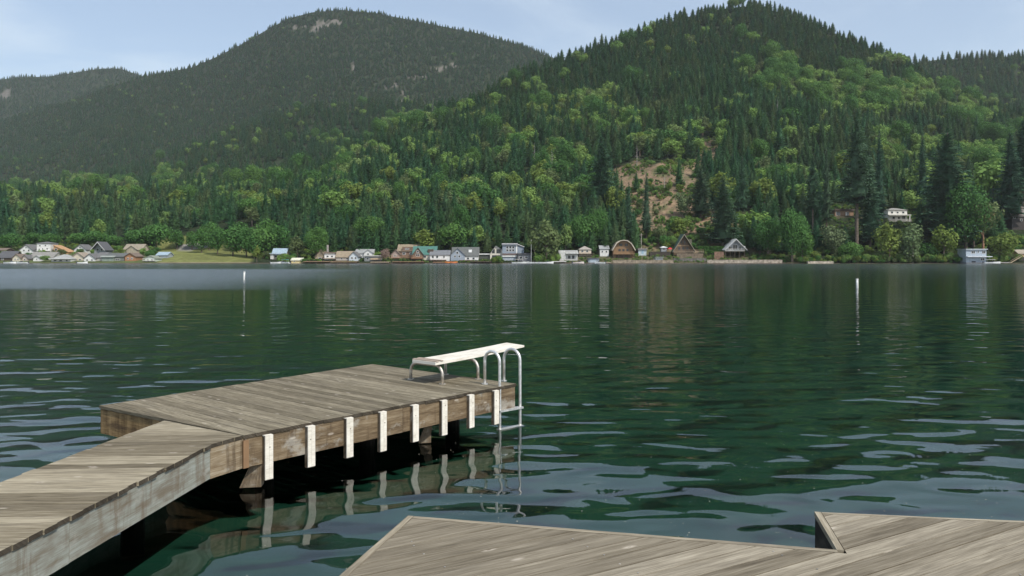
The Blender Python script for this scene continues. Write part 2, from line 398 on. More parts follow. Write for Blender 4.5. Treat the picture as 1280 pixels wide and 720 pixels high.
def flat_fn(px):
    yf = float(np.interp(px, [-400, 150, 200, 330, 400, 470, 2000], [440, 440, 455, 430, 392, 388, 388]))
    g = float(np.interp(px, [-400, 170, 200, 330, 420, 1000, 1060, 2000], [0.105, 0.105, 0.085, 0.085, 0.19, 0.20, 0.34, 0.34]))
    return yf, g
hill = Hill([(-500, 236), (0, 236), (60, 232), (130, 234), (200, 228), (300, 220), (380, 206), (437, 180), (487, 152), (550, 128), (592, 115), (654, 81), (700, 66), (740, 54), (800, 29), (860, 11), (900, 2), (930, -2), (980, 6), (1010, 17), (1050, 34), (1100, 56), (1133, 68), (1171, 97), (1233, 124), (1280, 135), (1400, 160), (1800, 190)],
            [(-400, 800), (0, 800), (300, 780), (437, 820), (550, 900), (700, 1020), (930, 1120), (1100, 1050), (1280, 900), (1700, 850)], 366, 0, 0.66, 9, 110, 11, flat_fn)
spur = Hill([(-500, 262), (0, 224), (83, 217), (130, 211), (179, 199), (225, 182), (267, 164), (330, 142), (400, 124), (470, 120), (540, 122), (600, 118), (700, 130), (800, 160)],
            [(-500, 1500), (800, 1500)], 760, 20, 0.8, 30, 260, 12)
mountain = Hill([(-500, 190), (0, 150), (100, 118), (180, 92), (240, 81), (270, 68), (300, 53), (330, 36), (360, 20), (390, 12), (425, 9), (470, 13), (540, 27), (600, 39), (650, 53), (695, 70), (760, 96), (860, 140), (1000, 190)],
                [(-500, 2500), (1000, 2300)], 1450, 60, 0.85, 55, 420, 8)
ridge = Hill([(-500, 110), (-60, 104), (0, 97), (20, 94), (60, 93), (100, 87), (125, 83), (150, 83), (165, 88), (185, 96), (260, 120), (360, 150)],
             [(-500, 3300), (400, 3300)], 2300, 200, 0.9, 50, 420, 9)
shoulder = Hill([(1000, 110), (1100, 76), (1135, 72), (1150, 70), (1171, 66), (1225, 64), (1280, 61), (1400, 60), (1800, 80)],
                [(1000, 1500), (1800, 1500)], 950, 60, 0.85, 14, 200, 13)

ell = lambda px, py, e: ((px - e[0]) / e[2]) ** 2 + ((py - e[1]) / e[3]) ** 2
BARE = [(800, 222, 36, 20), (850, 215, 34, 17), (885, 195, 12, 17), (845, 262, 42, 34), (880, 278, 26, 20), (845, 242, 38, 20), (925, 288, 14, 20), (820, 285, 26, 18), (850, 304, 52, 14), (800, 245, 24, 26), (812, 268, 22, 20)]
def bare_m(px, py):
    k = 0.30 * vnoise(px, py, 14.0, 3.1)
    return min(ell(px, py, e) for e in BARE) + k < 1.0
SCARS = [(403, 30, 13, 5), (392, 37, 9, 3), (421, 27, 8, 4), (368, 34, 5, 3), (491, 107, 10, 3), (441, 82, 3, 6), (548, 86, 9, 3), (6, 117, 6, 6), (566, 82, 4, 5), (520, 96, 12, 2), (505, 122, 3, 10), (380, 32, 4, 2)]
def scar_m(px, py): return min(ell(px, py, e) for e in SCARS) + 1.3 * vnoise(px, py, 4.0, 5.0) < 0.85
DARKG = (0.022, 0.032, 0.014)
def col_hill(px, py, Y, z):
    if Y < YS + 2.4: return (0.085, 0.07, 0.05)
    if 196 < px < 318 and Y < 470: 
        if Y < YS + 6: return (0.26, 0.215, 0.14)
        if 225 < px < 262 and 447 < Y < 455: return (0.24, 0.23, 0.21)
        return (0.155, 0.165, 0.055)
    if px < 200 and Y < 440: return (0.085, 0.105, 0.04)
    if bare_m(px, py): return (0.215, 0.15, 0.095) if vnoise(px, py, 6.0, 8.0) < 0.12 else ((0.15, 0.115, 0.07) if vnoise(px, py, 6.0, 8.0) < 0.4 else (0.10, 0.11, 0.045))
    if 690 < px < 1000 and Y < YS + 26: return (0.10, 0.095, 0.05)
    return DARKG
def col_far(px, py, Y, z): return (0.13, 0.118, 0.10) if scar_m(px, py) else DARKG
def rows_shore(yf): return [YS - 10, YS - 2, YS, YS + 1.5, YS + 3, YS + 6, YS + 10, YS + 14] + [YS + 14 + (yf - YS - 14) * q for q in (0.25, 0.5, 0.75, 1.0)]
hill.mesh('hill', GROUND, -330, 1640, 320, 90, 260, col_hill, 'wooded hill rising straight from the far shore of the lake', rows_shore)
spur.mesh('foothill', GROUND, -300, 800, 110, 40, 300, lambda *a: DARKG, 'lower wooded spur between the near hill and the grey mountain')
mountain.mesh('mountain', GROUND, -350, 1000, 330, 110, 700, col_far, 'tall hazy grey green mountain with a rocky brow behind the lake')
ridge.mesh('far_ridge', GROUND, -350, 400, 120, 40, 700, col_far, 'low hazy ridge at the far left behind the mountain')
shoulder.mesh('hill_shoulder', GROUND, 1000, 1750, 90, 30, 300, lambda *a: DARKG, 'level wooded ridge behind the right flank of the hill')

# ------------------------------------------------------------------ lake
def watermat():
    """a mirror by Fresnel over clear dark water: what does not reflect shows the green sheet added below"""
    m, nt, out = nodes_of('lake_water')
    g = N(nt, 'ShaderNodeNewGeometry'); pos = g.outputs['Position']
    sx = N(nt, 'ShaderNodeSeparateXYZ'); L(nt, pos, sx.inputs[0]); X, Y = sx.outputs[0], sx.outputs[1]
    big = noise_(nt, mapped(nt, pos, (0.50, 0.90, 1), rot=(0, 0, 0.10)), 1.0, 0.0, 0.4, 0.5)
    mid = noise_(nt, mapped(nt, pos, (1.25, 2.0, 1), rot=(0, 0, -0.07), loc=(3, 7, 0)), 1.0, 0.0, 0.45, 0.5)
    sml = noise_(nt, mapped(nt, pos, (1.8, 4.8, 1), rot=(0, 0, 0.12)), 1.0, 2.0, 0.5, 0.2)
    # wind-ruffled band across the left half, far out
    wob = noise_(nt, mapped(nt, pos, (0.012, 0.05, 1)), 1.0, 3, 0.6)
    Yw = math_(nt, 'ADD', Y, math_(nt, 'MULTIPLY', math_(nt, 'SUBTRACT', wob, 0.5), 40.0))
    q = math_(nt, 'ADD', X, math_(nt, 'MULTIPLY', Yw, 0.14))
    ruf = math_(nt, 'MULTIPLY', maprange(nt, Yw, 52, 74), maprange(nt, Yw, 170, 215, 1, 0))
    ruf = math_(nt, 'MULTIPLY', ruf, maprange(nt, q, -24, 6, 1, 0.0))
    ruf = math_(nt, 'MAXIMUM', ruf, maprange(nt, Yw, 110, 230, 0.0, 0.20))
    far = maprange(nt, Y, 14, 60, 0, 1)
    hgt = math_(nt, 'ADD', math_(nt, 'MULTIPLY', big, 0.044), math_(nt, 'MULTIPLY', mid, 0.0225))
    hgt = math_(nt, 'MULTIPLY', hgt, maprange(nt, Y, 12, 60, 1.0, 0.45))
    hgt = math_(nt, 'ADD', hgt, math_(nt, 'MULTIPLY', sml, math_(nt, 'ADD', math_(nt, 'ADD', math_(nt, 'MULTIPLY', far, 0.010), maprange(nt, Y, 50, 160, 0.0, 0.020)), 0.0006)))
    rip = noise_(nt, mapped(nt, pos, (3.0, 6.0, 1)), 1.0, 2.0, 0.5)
    hgt = math_(nt, 'ADD', hgt, math_(nt, 'MULTIPLY', rip, math_(nt, 'MULTIPLY', ruf, 0.030)))
    bp = N(nt, 'ShaderNodeBump'); bp.inputs['Strength'].default_value = 1.0; bp.inputs['Distance'].default_value = 1.0
    L(nt, hgt, bp.inputs['Height'])
    gl = N(nt, 'ShaderNodeBsdfGlossy'); L(nt, bp.outputs[0], gl.inputs['Normal'])
    L(nt, math_(nt, 'ADD', math_(nt, 'MULTIPLY', ruf, 0.16), math_(nt, 'ADD', maprange(nt, Y, 12, 130, 0.015, 0.10), maprange(nt, Y, 120, 340, 0.0, 0.03))), gl.inputs['Roughness'])
    fr = N(nt, 'ShaderNodeFresnel'); fr.inputs['IOR'].default_value = 1.52; L(nt, bp.outputs[0], fr.inputs['Normal'])
    tr = N(nt, 'ShaderNodeBsdfTransparent')
    mx = N(nt, 'ShaderNodeMixShader'); L(nt, fr.outputs[0], mx.inputs[0]); L(nt, tr.outputs[0], mx.inputs[1]); L(nt, gl.outputs[0], mx.inputs[2])
    L(nt, mx.outputs[0], out.inputs[0]); return m
def depthmat():
    m, nt, out = nodes_of('murky_green_depth')
    b = N(nt, 'ShaderNodeBsdfDiffuse'); g = N(nt, 'ShaderNodeNewGeometry')
    n = noise_(nt, mapped(nt, g.outputs['Position'], (1.0, 0.7, 1)), 0.8, 5, 0.65)
    L(nt, ramp(nt, n, [(0.3, (0.0070, 0.0375, 0.0245)), (0.7, (0.0110, 0.0500, 0.0285))]), b.inputs['Color'])
    L(nt, b.outputs[0], out.inputs[0]); return m
mb = MB(); b0 = mb.add([(-1500, -60, 0), (1500, -60, 0), (1500, YS + 4, 0), (-1500, YS + 4, 0)]); mb.face((b0, b0 + 1, b0 + 2, b0 + 3))
tag(mb.build('lake_water', watermat()), 'dark green rippled lake reflecting the hills and the sky', 'lake', kind='structure')
mb = MB(); b0 = mb.add([(-1500, -60, -.4), (1500, -60, -.4), (1500, YS + 2, -.4), (-1500, YS + 2, -.4)]); mb.face((b0, b0 + 1, b0 + 2, b0 + 3))  # added shallow sheet stands in for murky water, to go dark below the dock
tag(mb.build('murky_depth_sheet', depthmat()), 'green sheet added below the lake surface for its murky depth', 'water depth sheet', kind='structure')

# ------------------------------------------------------------------ the swimming dock
A = P(124, 507, ZD); B = P(465, 455, ZD); C = P(645, 479.5, ZD); J = P(207, 525.3, ZD)
ad = (J - A).normalized(); bc = (C - B).normalized()
D = P(305, 544, ZD); G = P(264, 555.5, ZD); R0 = P(0, 689.5, ZD); L0 = P(0, 603, ZD)
gr = (R0 - G).normalized(); glf = (L0 - J).normalized()
R1 = G + gr * 9.5; L1 = J + glf * 9.0
cen = (A + B + C + D) / 4
root = thing('swimming_dock', 'weathered grey timber dock with an angled gangway and a square swimming platform', 'dock', (cen.x, cen.y, 0))
def dockpart(mb, name, mat, parent=None, smooth=False):
    o = mb.build(name, mat, parent or root, smooth=smooth); o.location = (-cen.x, -cen.y, 0) if parent is None else (0, 0, 0); return o
v2 = lambda p: Vector((p.x, p.y))
TH = 0.04
mb = MB(); planks(mb, [v2(A), v2(D), v2(C), v2(B)], (C - B), 0.150, 0.007, ZD, TH, 0.010); dockpart(mb, 'platform_decking', [W_DOCK, W_DARK])
e = Vector((-ad.y, ad.x, 0)); e = e if e.dot(G - A) > 0 else -e
mb = MB(); planks(mb, [v2(p) for p in (J + e * 0.02, D + e * 0.02, G, R1, L1)], (1, 0.045), 0.150, 0.007, ZD, TH, 0.010); dockpart(mb, 'gangway_decking', [W_GANG, W_DARK])
FB = ZD - 0.37
def fascia(name, pts, mat, th=0.045, step=2.6, zt=ZD - TH - 0.004, zb=FB):
    mb = MB()
    for a, b in zip(pts[:-1], pts[1:]):
        ln = (b - a).length; n = max(1, round(ln / step))
        for i in range(n):
            p = a + (b - a) * (i / n); q = a + (b - a) * ((i + 1) / n)
            d = (b - a).normalized() * 0.0015
            mb.wallseg(p + d, q - d, zb + random.uniform(-.004, .004), zt, th)
    return dockpart(mb, name, mat)
ins = 0.012
def inset(p): 
    d = (cen - p); d.z = 0; return p + d.normalized() * ins * 1.4
fascia('platform_fascia', [inset(D), inset(C)], W_FASC)
fascia('platform_fascia', [inset(C), inset(B), inset(A)], W_FASC)
fascia('streaked_fascia', [inset(A), inset(D)], W_STREAK, zt=ZD - TH - 0.01)['label'] = 'brown fascia with dark vertical rust streaks'
gm = Vector((0.012, 0, 0))
fascia('chamfer_fascia', [G - gm, D + Vector((-0.008, 0.006, 0))], W_FASC)
fascia('gangway_fascia', [R1 - gm, G - gm], W_SIDE)['label'] = 'grey green fascia with flaking paint'
fascia('gangway_fascia', [J + gm + e * 0.06, L1 + gm], W_SIDE)
# joists and piles below
dcn = (C - D).normalized(); nrm = Vector((dcn.y, -dcn.x, 0)); nrm = nrm if nrm.x > 0 else -nrm
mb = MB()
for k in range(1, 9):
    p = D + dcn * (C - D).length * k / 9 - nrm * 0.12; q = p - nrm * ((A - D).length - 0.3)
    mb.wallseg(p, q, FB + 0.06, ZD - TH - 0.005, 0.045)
dockpart(mb, 'joists', W_SHADE)
def pile(p, r0, r1, z0, z1, name='pile', mat=W_SHADE):
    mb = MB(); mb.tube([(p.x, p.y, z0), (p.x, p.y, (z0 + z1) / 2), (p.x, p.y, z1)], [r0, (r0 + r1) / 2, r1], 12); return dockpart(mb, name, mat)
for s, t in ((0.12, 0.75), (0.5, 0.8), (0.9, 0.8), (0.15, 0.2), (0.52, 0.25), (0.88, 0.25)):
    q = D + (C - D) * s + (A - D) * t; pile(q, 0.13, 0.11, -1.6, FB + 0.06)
for t in (1.2, 4.2, 7.2):
    for off in (0.97,):
        q = G + gr * t + (L1 - R1).normalized() * 1.05 * off; pile(q, 0.12, 0.11, -1.6, FB + 0.06)  # piles coloured black to vanish in the shade under the gangway
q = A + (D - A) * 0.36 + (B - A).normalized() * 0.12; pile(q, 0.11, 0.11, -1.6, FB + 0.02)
# two split pile heads that show under the front edge
def wedge(px, py_t, py_b, wt, wb, back):
    # on a line parallel to the front edge, set back from it
    u = (px - CXP) / F; o_ = D - nrm * back; t = (u * o_.y - o_.x) / (dcn.x - u * dcn.y); p = o_ + dcn * t
    zt = H - (py_t - HY) / F * p.y; zb = H - (py_b - HY) / F * p.y
    mb = MB(); d3 = Vector((1, 0.1, 0)).normalized(); n3 = Vector((0.1, -1, 0)).normalized()
    def ring(z, xl, xr, dp): return [p + d3 * xl + n3 * dp + Vector((0, 0, z - p.z)), p + d3 * xr + n3 * dp * 0.6 + Vector((0, 0, z - p.z)), p + d3 * xr - n3 * 0.12 + Vector((0, 0, z - p.z)), p + d3 * xl - n3 * 0.12 + Vector((0, 0, z - p.z))]
    ra = mb.add(ring(zb, -wb * 0.72, wb * 0.32, 0.05)); rm = mb.add(ring(zb + (zt - zb) * 0.5, -wb * 0.42, wb * 0.33, 0.05)); rb = mb.add(ring(zt, -wt * 0.2, wt * 0.8, 0.05))
    for x, y in ((ra, rm), (rm, rb)):
        for i in range(4):
            j = (i + 1) % 4; mb.face((x + i, x + j, y + j, y + i), [(0, i * .1), (0, i * .1 + .1), (.3, i * .1 + .1), (.3, i * .1)], 0.4)
    mb.face((rb, rb + 1, rb + 2, rb + 3), [(0, 0), (.1, 0), (.1, .1), (0, .1)], .4)
    dockpart(mb, 'pile_head', W_PILE)
wedge(319, 574, 608, 0.10, 0.23, 0.10); wedge(534, 528, 553, 0.10, 0.17, 0.22)
# white fender posts
for px, top in ((335, 543), (388, 532), (436, 522), (478, 514), (518.5, 506), (554.5, 500), (588.5, 493), (619.5, 488)):
    u = (px - CXP) / F; o_ = D + nrm * 0.03; t = (u * o_.y - o_.x) / (dcn.x - u * dcn.y); p = o_ + dcn * t
    zt = H - (top - HY) / F * p.y; ln = 0.50 + random.uniform(-0.02, 0.025)
    mb = MB(); hw = 0.050; z1 = zt + random.uniform(-.006, .004)
    def slab(u0, u1, n0, n1, za, zb_, mt):
        q = [v2(p + dcn * u0 + nrm * n0), v2(p + dcn * u1 + nrm * n0), v2(p + dcn * u1 + nrm * n1), v2(p + dcn * u0 + nrm * n1)]
        if area(q) < 0: q.reverse()
        mb.prism(q, za, zb_, dcn.xy.normalized(), v2(p), None, mt)
    slab(-hw, hw, -0.042, 0.010, z1 - ln - .01, z1 - .012, 1)
    slab(-hw - .002, -.001, 0.011, 0.026, z1 - ln, z1 - .001, 0); slab(.001, hw + .002, 0.011, 0.026, z1 - ln, z1 - .003, 0)
    slab(-hw - .002, hw + .002, -0.042, 0.0105, z1 - .0115, z1 - .002, 0)
    for zb_ in (z1 - random.uniform(.07, .16),):
        c0 = p + nrm * .0262 + dcn * random.uniform(-.02, .02); mb.tube([(c0.x, c0.y, zb_), (c0.x + nrm.x * .006, c0.y + nrm.y * .006, zb_)], .006, 6, 1)
    dockpart(mb, 'fender_post', [W_WHITE, W_PILE])
# brown batten on the chamfer joint
u = (302 - CXP) / F; o_ = D + nrm * 0.014; 
mb = MB(); mb.wallseg(D + nrm * 0.022 - dcn * 0.02, D + nrm * 0.022 + dcn * 0.05, FB, ZD - 0.06, 0.02); dockpart(mb, 'batten', paint('rusty_brown_batten', (0.24, 0.14, 0.07), 0.8))

# ------------------------------------------------------------------ diving board
f1, f2, f3, f4 = P(513.5, 474.5, ZD), P(553, 480.3, ZD), P(557, 468.3, ZD), P(597.5, 474, ZD)
bd = dcn
RL = 0.36
def at_h(px, py, h): return P(px, py, ZD + h)
brl = at_h(515.5, 449.5, 0.36); brr = at_h(544.3, 453.0, 0.36)
tip_l = at_h(633.3, 428.2, 0.43); tip_r = at_h(655.3, 431.6, 0.43)
ctr = (f1 + f4) / 2
dv = thing('diving_board', 'white diving board on two bent steel frames at the far corner of the dock', 'diving board', (ctr.x, ctr.y, ZD))
def dvpart(mb, name, mat, smooth=False):
    o = mb.build(name, mat, dv, smooth=smooth); o.location = (-ctr.x, -ctr.y, -ZD); return o
mb = MB(); nS = 10; sec = []
for i in range(nS + 1):
    t = i / nS; l = brl.lerp(tip_l, t); r = brr.lerp(tip_r, t); up = Vector((0, 0, 1)); th = 0.045 - 0.012 * t
    sag = Vector((0, 0, -0.012 * math.sin(PI * t)))
    sec.append(mb.add([l + sag, r + sag, r + sag - up * th, l + sag - up * th]))
for a, b in zip(sec[:-1], sec[1:]):
    i = sec.index(a); u0, u1 = i * 0.25, i * 0.25 + 0.25
    mb.face((a, a + 1, b + 1, b), [(u0, 0), (u0, .45), (u1, .45), (u1, 0)], 0.6); mb.face((a + 1, a + 2, b + 2, b + 1), [(u0, 0), (u0, .04), (u1, .04), (u1, 0)], 0.6)
    mb.face((a + 2, a + 3, b + 3, b + 2), [(u0, 0), (u0, .45), (u1, .45), (u1, 0)], 0.6); mb.face((a + 3, a, b, b + 3), [(u0, 0), (u0, .04), (u1, .04), (u1, 0)], 0.6)
a, b = sec[0], sec[-1]; mb.face((a + 3, a + 2, a + 1, a), [(0, 0)] * 4, .6); mb.face((b, b + 1, b + 2, b + 3), [(0, 0)] * 4, .6)
dvpart(mb, 'board', W_WHITE)
bx = (brr - brl).normalized(); by = (tip_l - brl).normalized()
mb = MB()
for t0 in (0.015, 0.12):
    p0 = brl + by * t0 - bx * 0.012 + Vector((0, 0, 0.002)); p1 = brr + by * t0 + bx * 0.012 + Vector((0, 0, 0.002))
    k = mb.add([p0, p1, p1 + by * 0.05, p0 + by * 0.05, p0 + Vector((0, 0, .014)), p1 + Vector((0, 0, .014)), p1 + by * 0.05 + Vector((0, 0, .014)), p0 + by * 0.05 + Vector((0, 0, .014))])
    for f in ((0, 3, 2, 1), (4, 5, 6, 7), (0, 1, 5, 4), (1, 2, 6, 5), (2, 3, 7, 6), (3, 0, 4, 7)): mb.face([k + i for i in f])
    if t0 > 0.1: break
dvpart(mb, 'clamp', paint('rusty_clamp', (0.42, 0.33, 0.26), 0.6))
def frame(fa, fb, hh):
    """inverted U of tube; its shoulders are rounded and the crossbar sits below the board"""
    pts = []; d = (fb - fa); ln = d.length; d.normalize(); r = 0.15; up = Vector((0, 0, 1))
    pts.append(fa + up * 0.0)
    for i in range(9):
        a = PI - i / 8 * PI / 2; pts.append(fa + d * (r + r * math.cos(a)) + up * (hh - r + r * math.sin(a)))
    for i in range(9):
        a = PI / 2 - i / 8 * PI / 2; pts.append(fb + d * (-r + r * math.cos(a)) + up * (hh - r + r * math.sin(a)))
    pts.append(fb)
    mb = MB(); mb.tube(pts, 0.025, 12); dvpart(mb, 'support_frame', M_STEEL, True)
    for f in (fa, fb):
        mb = MB(); mb.tube([f + up * 0.001, f + up * 0.014], 0.055, 14); dvpart(mb, 'foot_flange', M_STEEL)
zz = 0.36 - 0.045 - 0.027
frame(f1, f2, zz); frame(f3, f4, zz + 0.025)

# ------------------------------------------------------------------ ladder
fa, fb = P(606, 480.3, ZD), P(630, 476.4, ZD)
ld = thing('swim_ladder', 'aluminium swim ladder with two hooped handrails at the dock corner', 'ladder', (fa.x, fa.y, ZD))
def ldpart(mb, name, mat, smooth=False):
    o = mb.build(name, mat, ld, smooth=smooth); o.location = (-fa.x, -fa.y, -ZD); return o
outs = []
for f, pxo in ((fa, 624.6), (fb, 650)):
    u = (pxo - CXP) / F; t = (u * f.y - f.x) / (nrm.x - u * nrm.y); q = f + nrm * t; outs.append(q)
    r = t / 2; mid = (f + q) / 2; ht = 0.53 - r
    pts = [f]
    for i in range(15):
        a = PI - PI * i / 14; pts.append(mid + nrm * (r * math.cos(a)) + Vector((0, 0, ht + r * math.sin(a))))
    pts += [q + Vector((0, 0, -0.4)), q + Vector((0, 0, -1.3))]
    mb = MB(); mb.tube(pts, 0.0235, 12); ldpart(mb, 'handrail', M_ALU, True)
    mb = MB(); mb.tube([f + Vector((0, 0, .001)), f + Vector((0, 0, .015))], 0.05, 14); ldpart(mb, 'foot_flange', M_ALU)
o0, o1 = outs; ds = (o1 - o0).normalized()
for zz in (-0.37, -0.665):
    mb = MB(); c0 = o0 - ds * 0.03; c1 = o1 + ds * 0.03; w_ = nrm * 0.045
    k = mb.add([c0 - w_, c1 - w_, c1 + w_, c0 + w_]); k2 = mb.add([c0 - w_, c1 - w_, c1 + w_, c0 + w_])
    for i in range(4): mb.v[k + i] = (mb.v[k + i][0], mb.v[k + i][1], ZD + zz); mb.v[k2 + i] = (mb.v[k2 + i][0], mb.v[k2 + i][1], ZD + zz - 0.03)
    mb.face((k, k + 1, k + 2, k + 3)); mb.face((k2 + 3, k2 + 2, k2 + 1, k2))
    for i in range(4): j = (i + 1) % 4; mb.face((k + i, k2 + i, k2 + j, k + j))
    ldpart(mb, 'step', M_ALU)

# ------------------------------------------------------------------ the near deck
F1 = P(510, 645, ZF); F2 = P(1040, 687, ZF); e1 = (F2 - F1).normalized(); e2 = Vector((-e1.y, e1.x, 0))
NT = P(1018, 640, ZF); NB = P(1046, 687.6, ZF); NR = P(1280, 651.5, ZF); e1b = (NR - NT).normalized()
dk = thing('deck', 'weathered deck of diagonal planks with a notched corner at the lake edge', 'deck', (F1.x, F1.y, 0))
def dkpart(mb, name, mat): o = mb.build(name, mat, dk); o.location = (-F1.x, -F1.y, 0); return o
tr = 0.042
q1 = F1 + e1 * tr - e2 * tr
polyA = [q1, F1 + e1 * 9.0 - e2 * tr, F1 + e1 * 9.0 - e2 * 8.0, F1 + e1 * tr - e2 * 8.0]
bd_ = (NT - NB).normalized(); bnx = Vector((bd_.y, -bd_.x, 0))
NBx = NB + bnx * tr; NTx = NT + bnx * tr - Vector((-e1b.y, e1b.x, 0)) * 0.03
def on_line(a, d, b, dd):  # where a+s d meets b+t dd
    den = d.x * dd.y - d.y * dd.x; s = ((b.x - a.x) * dd.y - (b.y - a.y) * dd.x) / den; return a + d * s
lA = F1 - e2 * tr
pB0 = on_line(NTx, bd_, lA, e1); 
polyB = [pB0, F1 + e1 * 9.0 - e2 * tr, NT + e1b * 7.2 - Vector((-e1b.y, e1b.x, 0)) * 0.03, NTx]
bdir = (math.cos(math.radians(30.6)), math.sin(math.radians(30.6)))
mb = MB(); planks(mb, [v2(p) for p in polyA], bdir, 0.1345, 0.008, ZF, 0.04, 0.0, 0.0); planks(mb, [v2(p) for p in polyB], bdir, 0.1345, 0.008, ZF, 0.04, 0.0, 0.0)
dkpart(mb, 'decking', [W_DECK, W_DARK])
mb = MB()
mb.wallseg(F1 - e2 * 8.0, F1, ZF - 0.30, ZF + 0.003, -tr + 0.004)
mb.wallseg(F1 + e1 * tr, on_line(NT, bd_, F1, e1), ZF - 0.28, ZF + 0.002, -tr + 0.004)
mb.wallseg(on_line(NT, bd_, F1, e1) + bd_ * 0.002, NT, ZF - 0.03, ZF + 0.003, -tr + 0.004)
mb.wallseg(NT + bnx * tr, NT + e1b * 7.2, ZF - 0.26, ZF + 0.002, -0.026)
dkpart(mb, 'edge_board', W_TRIM)
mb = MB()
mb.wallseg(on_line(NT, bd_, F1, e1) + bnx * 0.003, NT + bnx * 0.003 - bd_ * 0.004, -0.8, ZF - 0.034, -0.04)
dkpart(mb, 'skirt', W_SHADE)  # shaded face of the notch, its shade painted as black timber
for s, t in ((0.3, 0.4), (2.2, 0.4), (4.2, 0.4), (0.3, 3.0), (2.2, 3.0), (4.2, 3.0), (3.2, -0.25)):
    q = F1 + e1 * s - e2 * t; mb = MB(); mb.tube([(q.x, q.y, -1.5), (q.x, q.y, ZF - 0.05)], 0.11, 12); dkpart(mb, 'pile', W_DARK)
# screw heads
mb = MB(); rngs = random.Random(3)
for r in range(11):
    for i in range(-30, 60):
        e_ = Vector((-bdir[1], bdir[0], 0)); p = Vector((bdir[0], bdir[1], 0)) * (0.61 * r * 1.35 - 1.5 + rngs.uniform(-.012, .012)) + e_ * (i * 0.1425 + 0.069 + rngs.choice((-.04, .04)))
        d0 = (p - F1).dot(e1); d1 = (p - F1).dot(e2)
        if d0 > 0.1 and d1 < -0.1 and p.y > 3.0 and d0 < 6: mb.tube([(p.x, p.y, ZF + 0.0005), (p.x, p.y, ZF + 0.0035)], 0.0055, 6)
o = dkpart(mb, 'screw_heads', M_STEEL); o['kind'] = 'stuff'
# ------------------------------------------------------------------ trees
def mesh_np(name, V, Fc, mats, mi=None, smooth=False):
    me = bpy.data.meshes.new(name); me.from_pydata([tuple(v) for v in V], [], Fc)
    for m in (mats if isinstance(mats, (list, tuple)) else [mats]): me.materials.append(m)
    if mi: me.polygons.foreach_set('material_index', mi)
    if smooth: me.polygons.foreach_set('use_smooth', [True] * len(Fc))
    me.update(); return me
def conifer_mesh(seed, Ht=24.0, Rr=3.4, nbr=150, low=0.08, dens=5, gap=0.0):
    r = random.Random(seed); V = []; Fc = []
    for i in range(nbr):
        f = (i + r.random()) / nbr
        if r.random() < gap: continue
        z = Ht * (low + (0.985 - low) * f ** 1.02)
        Lb = Rr * ((1 - f) ** 0.72) * r.uniform(0.62, 1.12) * (0.75 + 0.25 * min(1, f * 6)) + 0.22
        az = i * 2.39996 + r.uniform(-.5, .5); droop = 0.38 * (1 - f) - 0.12 - 0.5 * max(0, f - 0.85) * 4 + r.uniform(-.1, .1)
        d = Vector((math.cos(az), math.sin(az), 0)); s = Vector((-d.y, d.x, 0)); pts = []
        for k in range(dens + 1):
            t = k / dens; pts.append(Vector((0, 0, z)) + d * (Lb * t) + Vector((0, 0, -Lb * (droop * t - 0.10 * t * t))))
        base = len(V); V.extend(pts)
        for k in range(dens):
            t = k / dens; wd = Lb * (0.50 * (1 - 0.60 * t)) + 0.16
            for sg in (-1, 1):
                tip = pts[k] + d * (Lb * 0.26) + s * (sg * wd * r.uniform(.7, 1.2)) + Vector((0, 0, -wd * r.uniform(0.15, 0.55)))
                V.append(tip); Fc.append((base + k, base + k + 1, len(V) - 1))
        V.append(pts[2] + Vector((0, 0, -Lb * r.uniform(.08, .20) - .12)))
        Fc.append((base + 1, base + dens - 1, len(V) - 1))
    V.append(Vector((0.05, 0, Ht))); t0 = len(V) - 1; V.append(Vector((-0.12, 0.05, Ht * .95))); V.append(Vector((0.14, -0.05, Ht * .95))); Fc.append((t0, t0 + 1, t0 + 2))
    # ragged inner body of the crown
    n = 9; rings = []
    for j in range(7):
        t = j / 6; z = Ht * (low + 0.03 + (0.9 - low) * t); rr = Rr * 0.50 * ((1 - t) ** 0.8) + 0.05
        rings.append(len(V)); V.extend([Vector((math.cos(2 * PI * k / n) * rr * r.uniform(.6, 1.3), math.sin(2 * PI * k / n) * rr * r.uniform(.6, 1.3), z + r.uniform(-.6, .6))) for k in range(n)])
    for a, b in zip(rings[:-1], rings[1:]):
        for k in range(n): Fc.append((a + k, a + (k + 1) % n, b + (k + 1) % n, b + k))
    return V, Fc
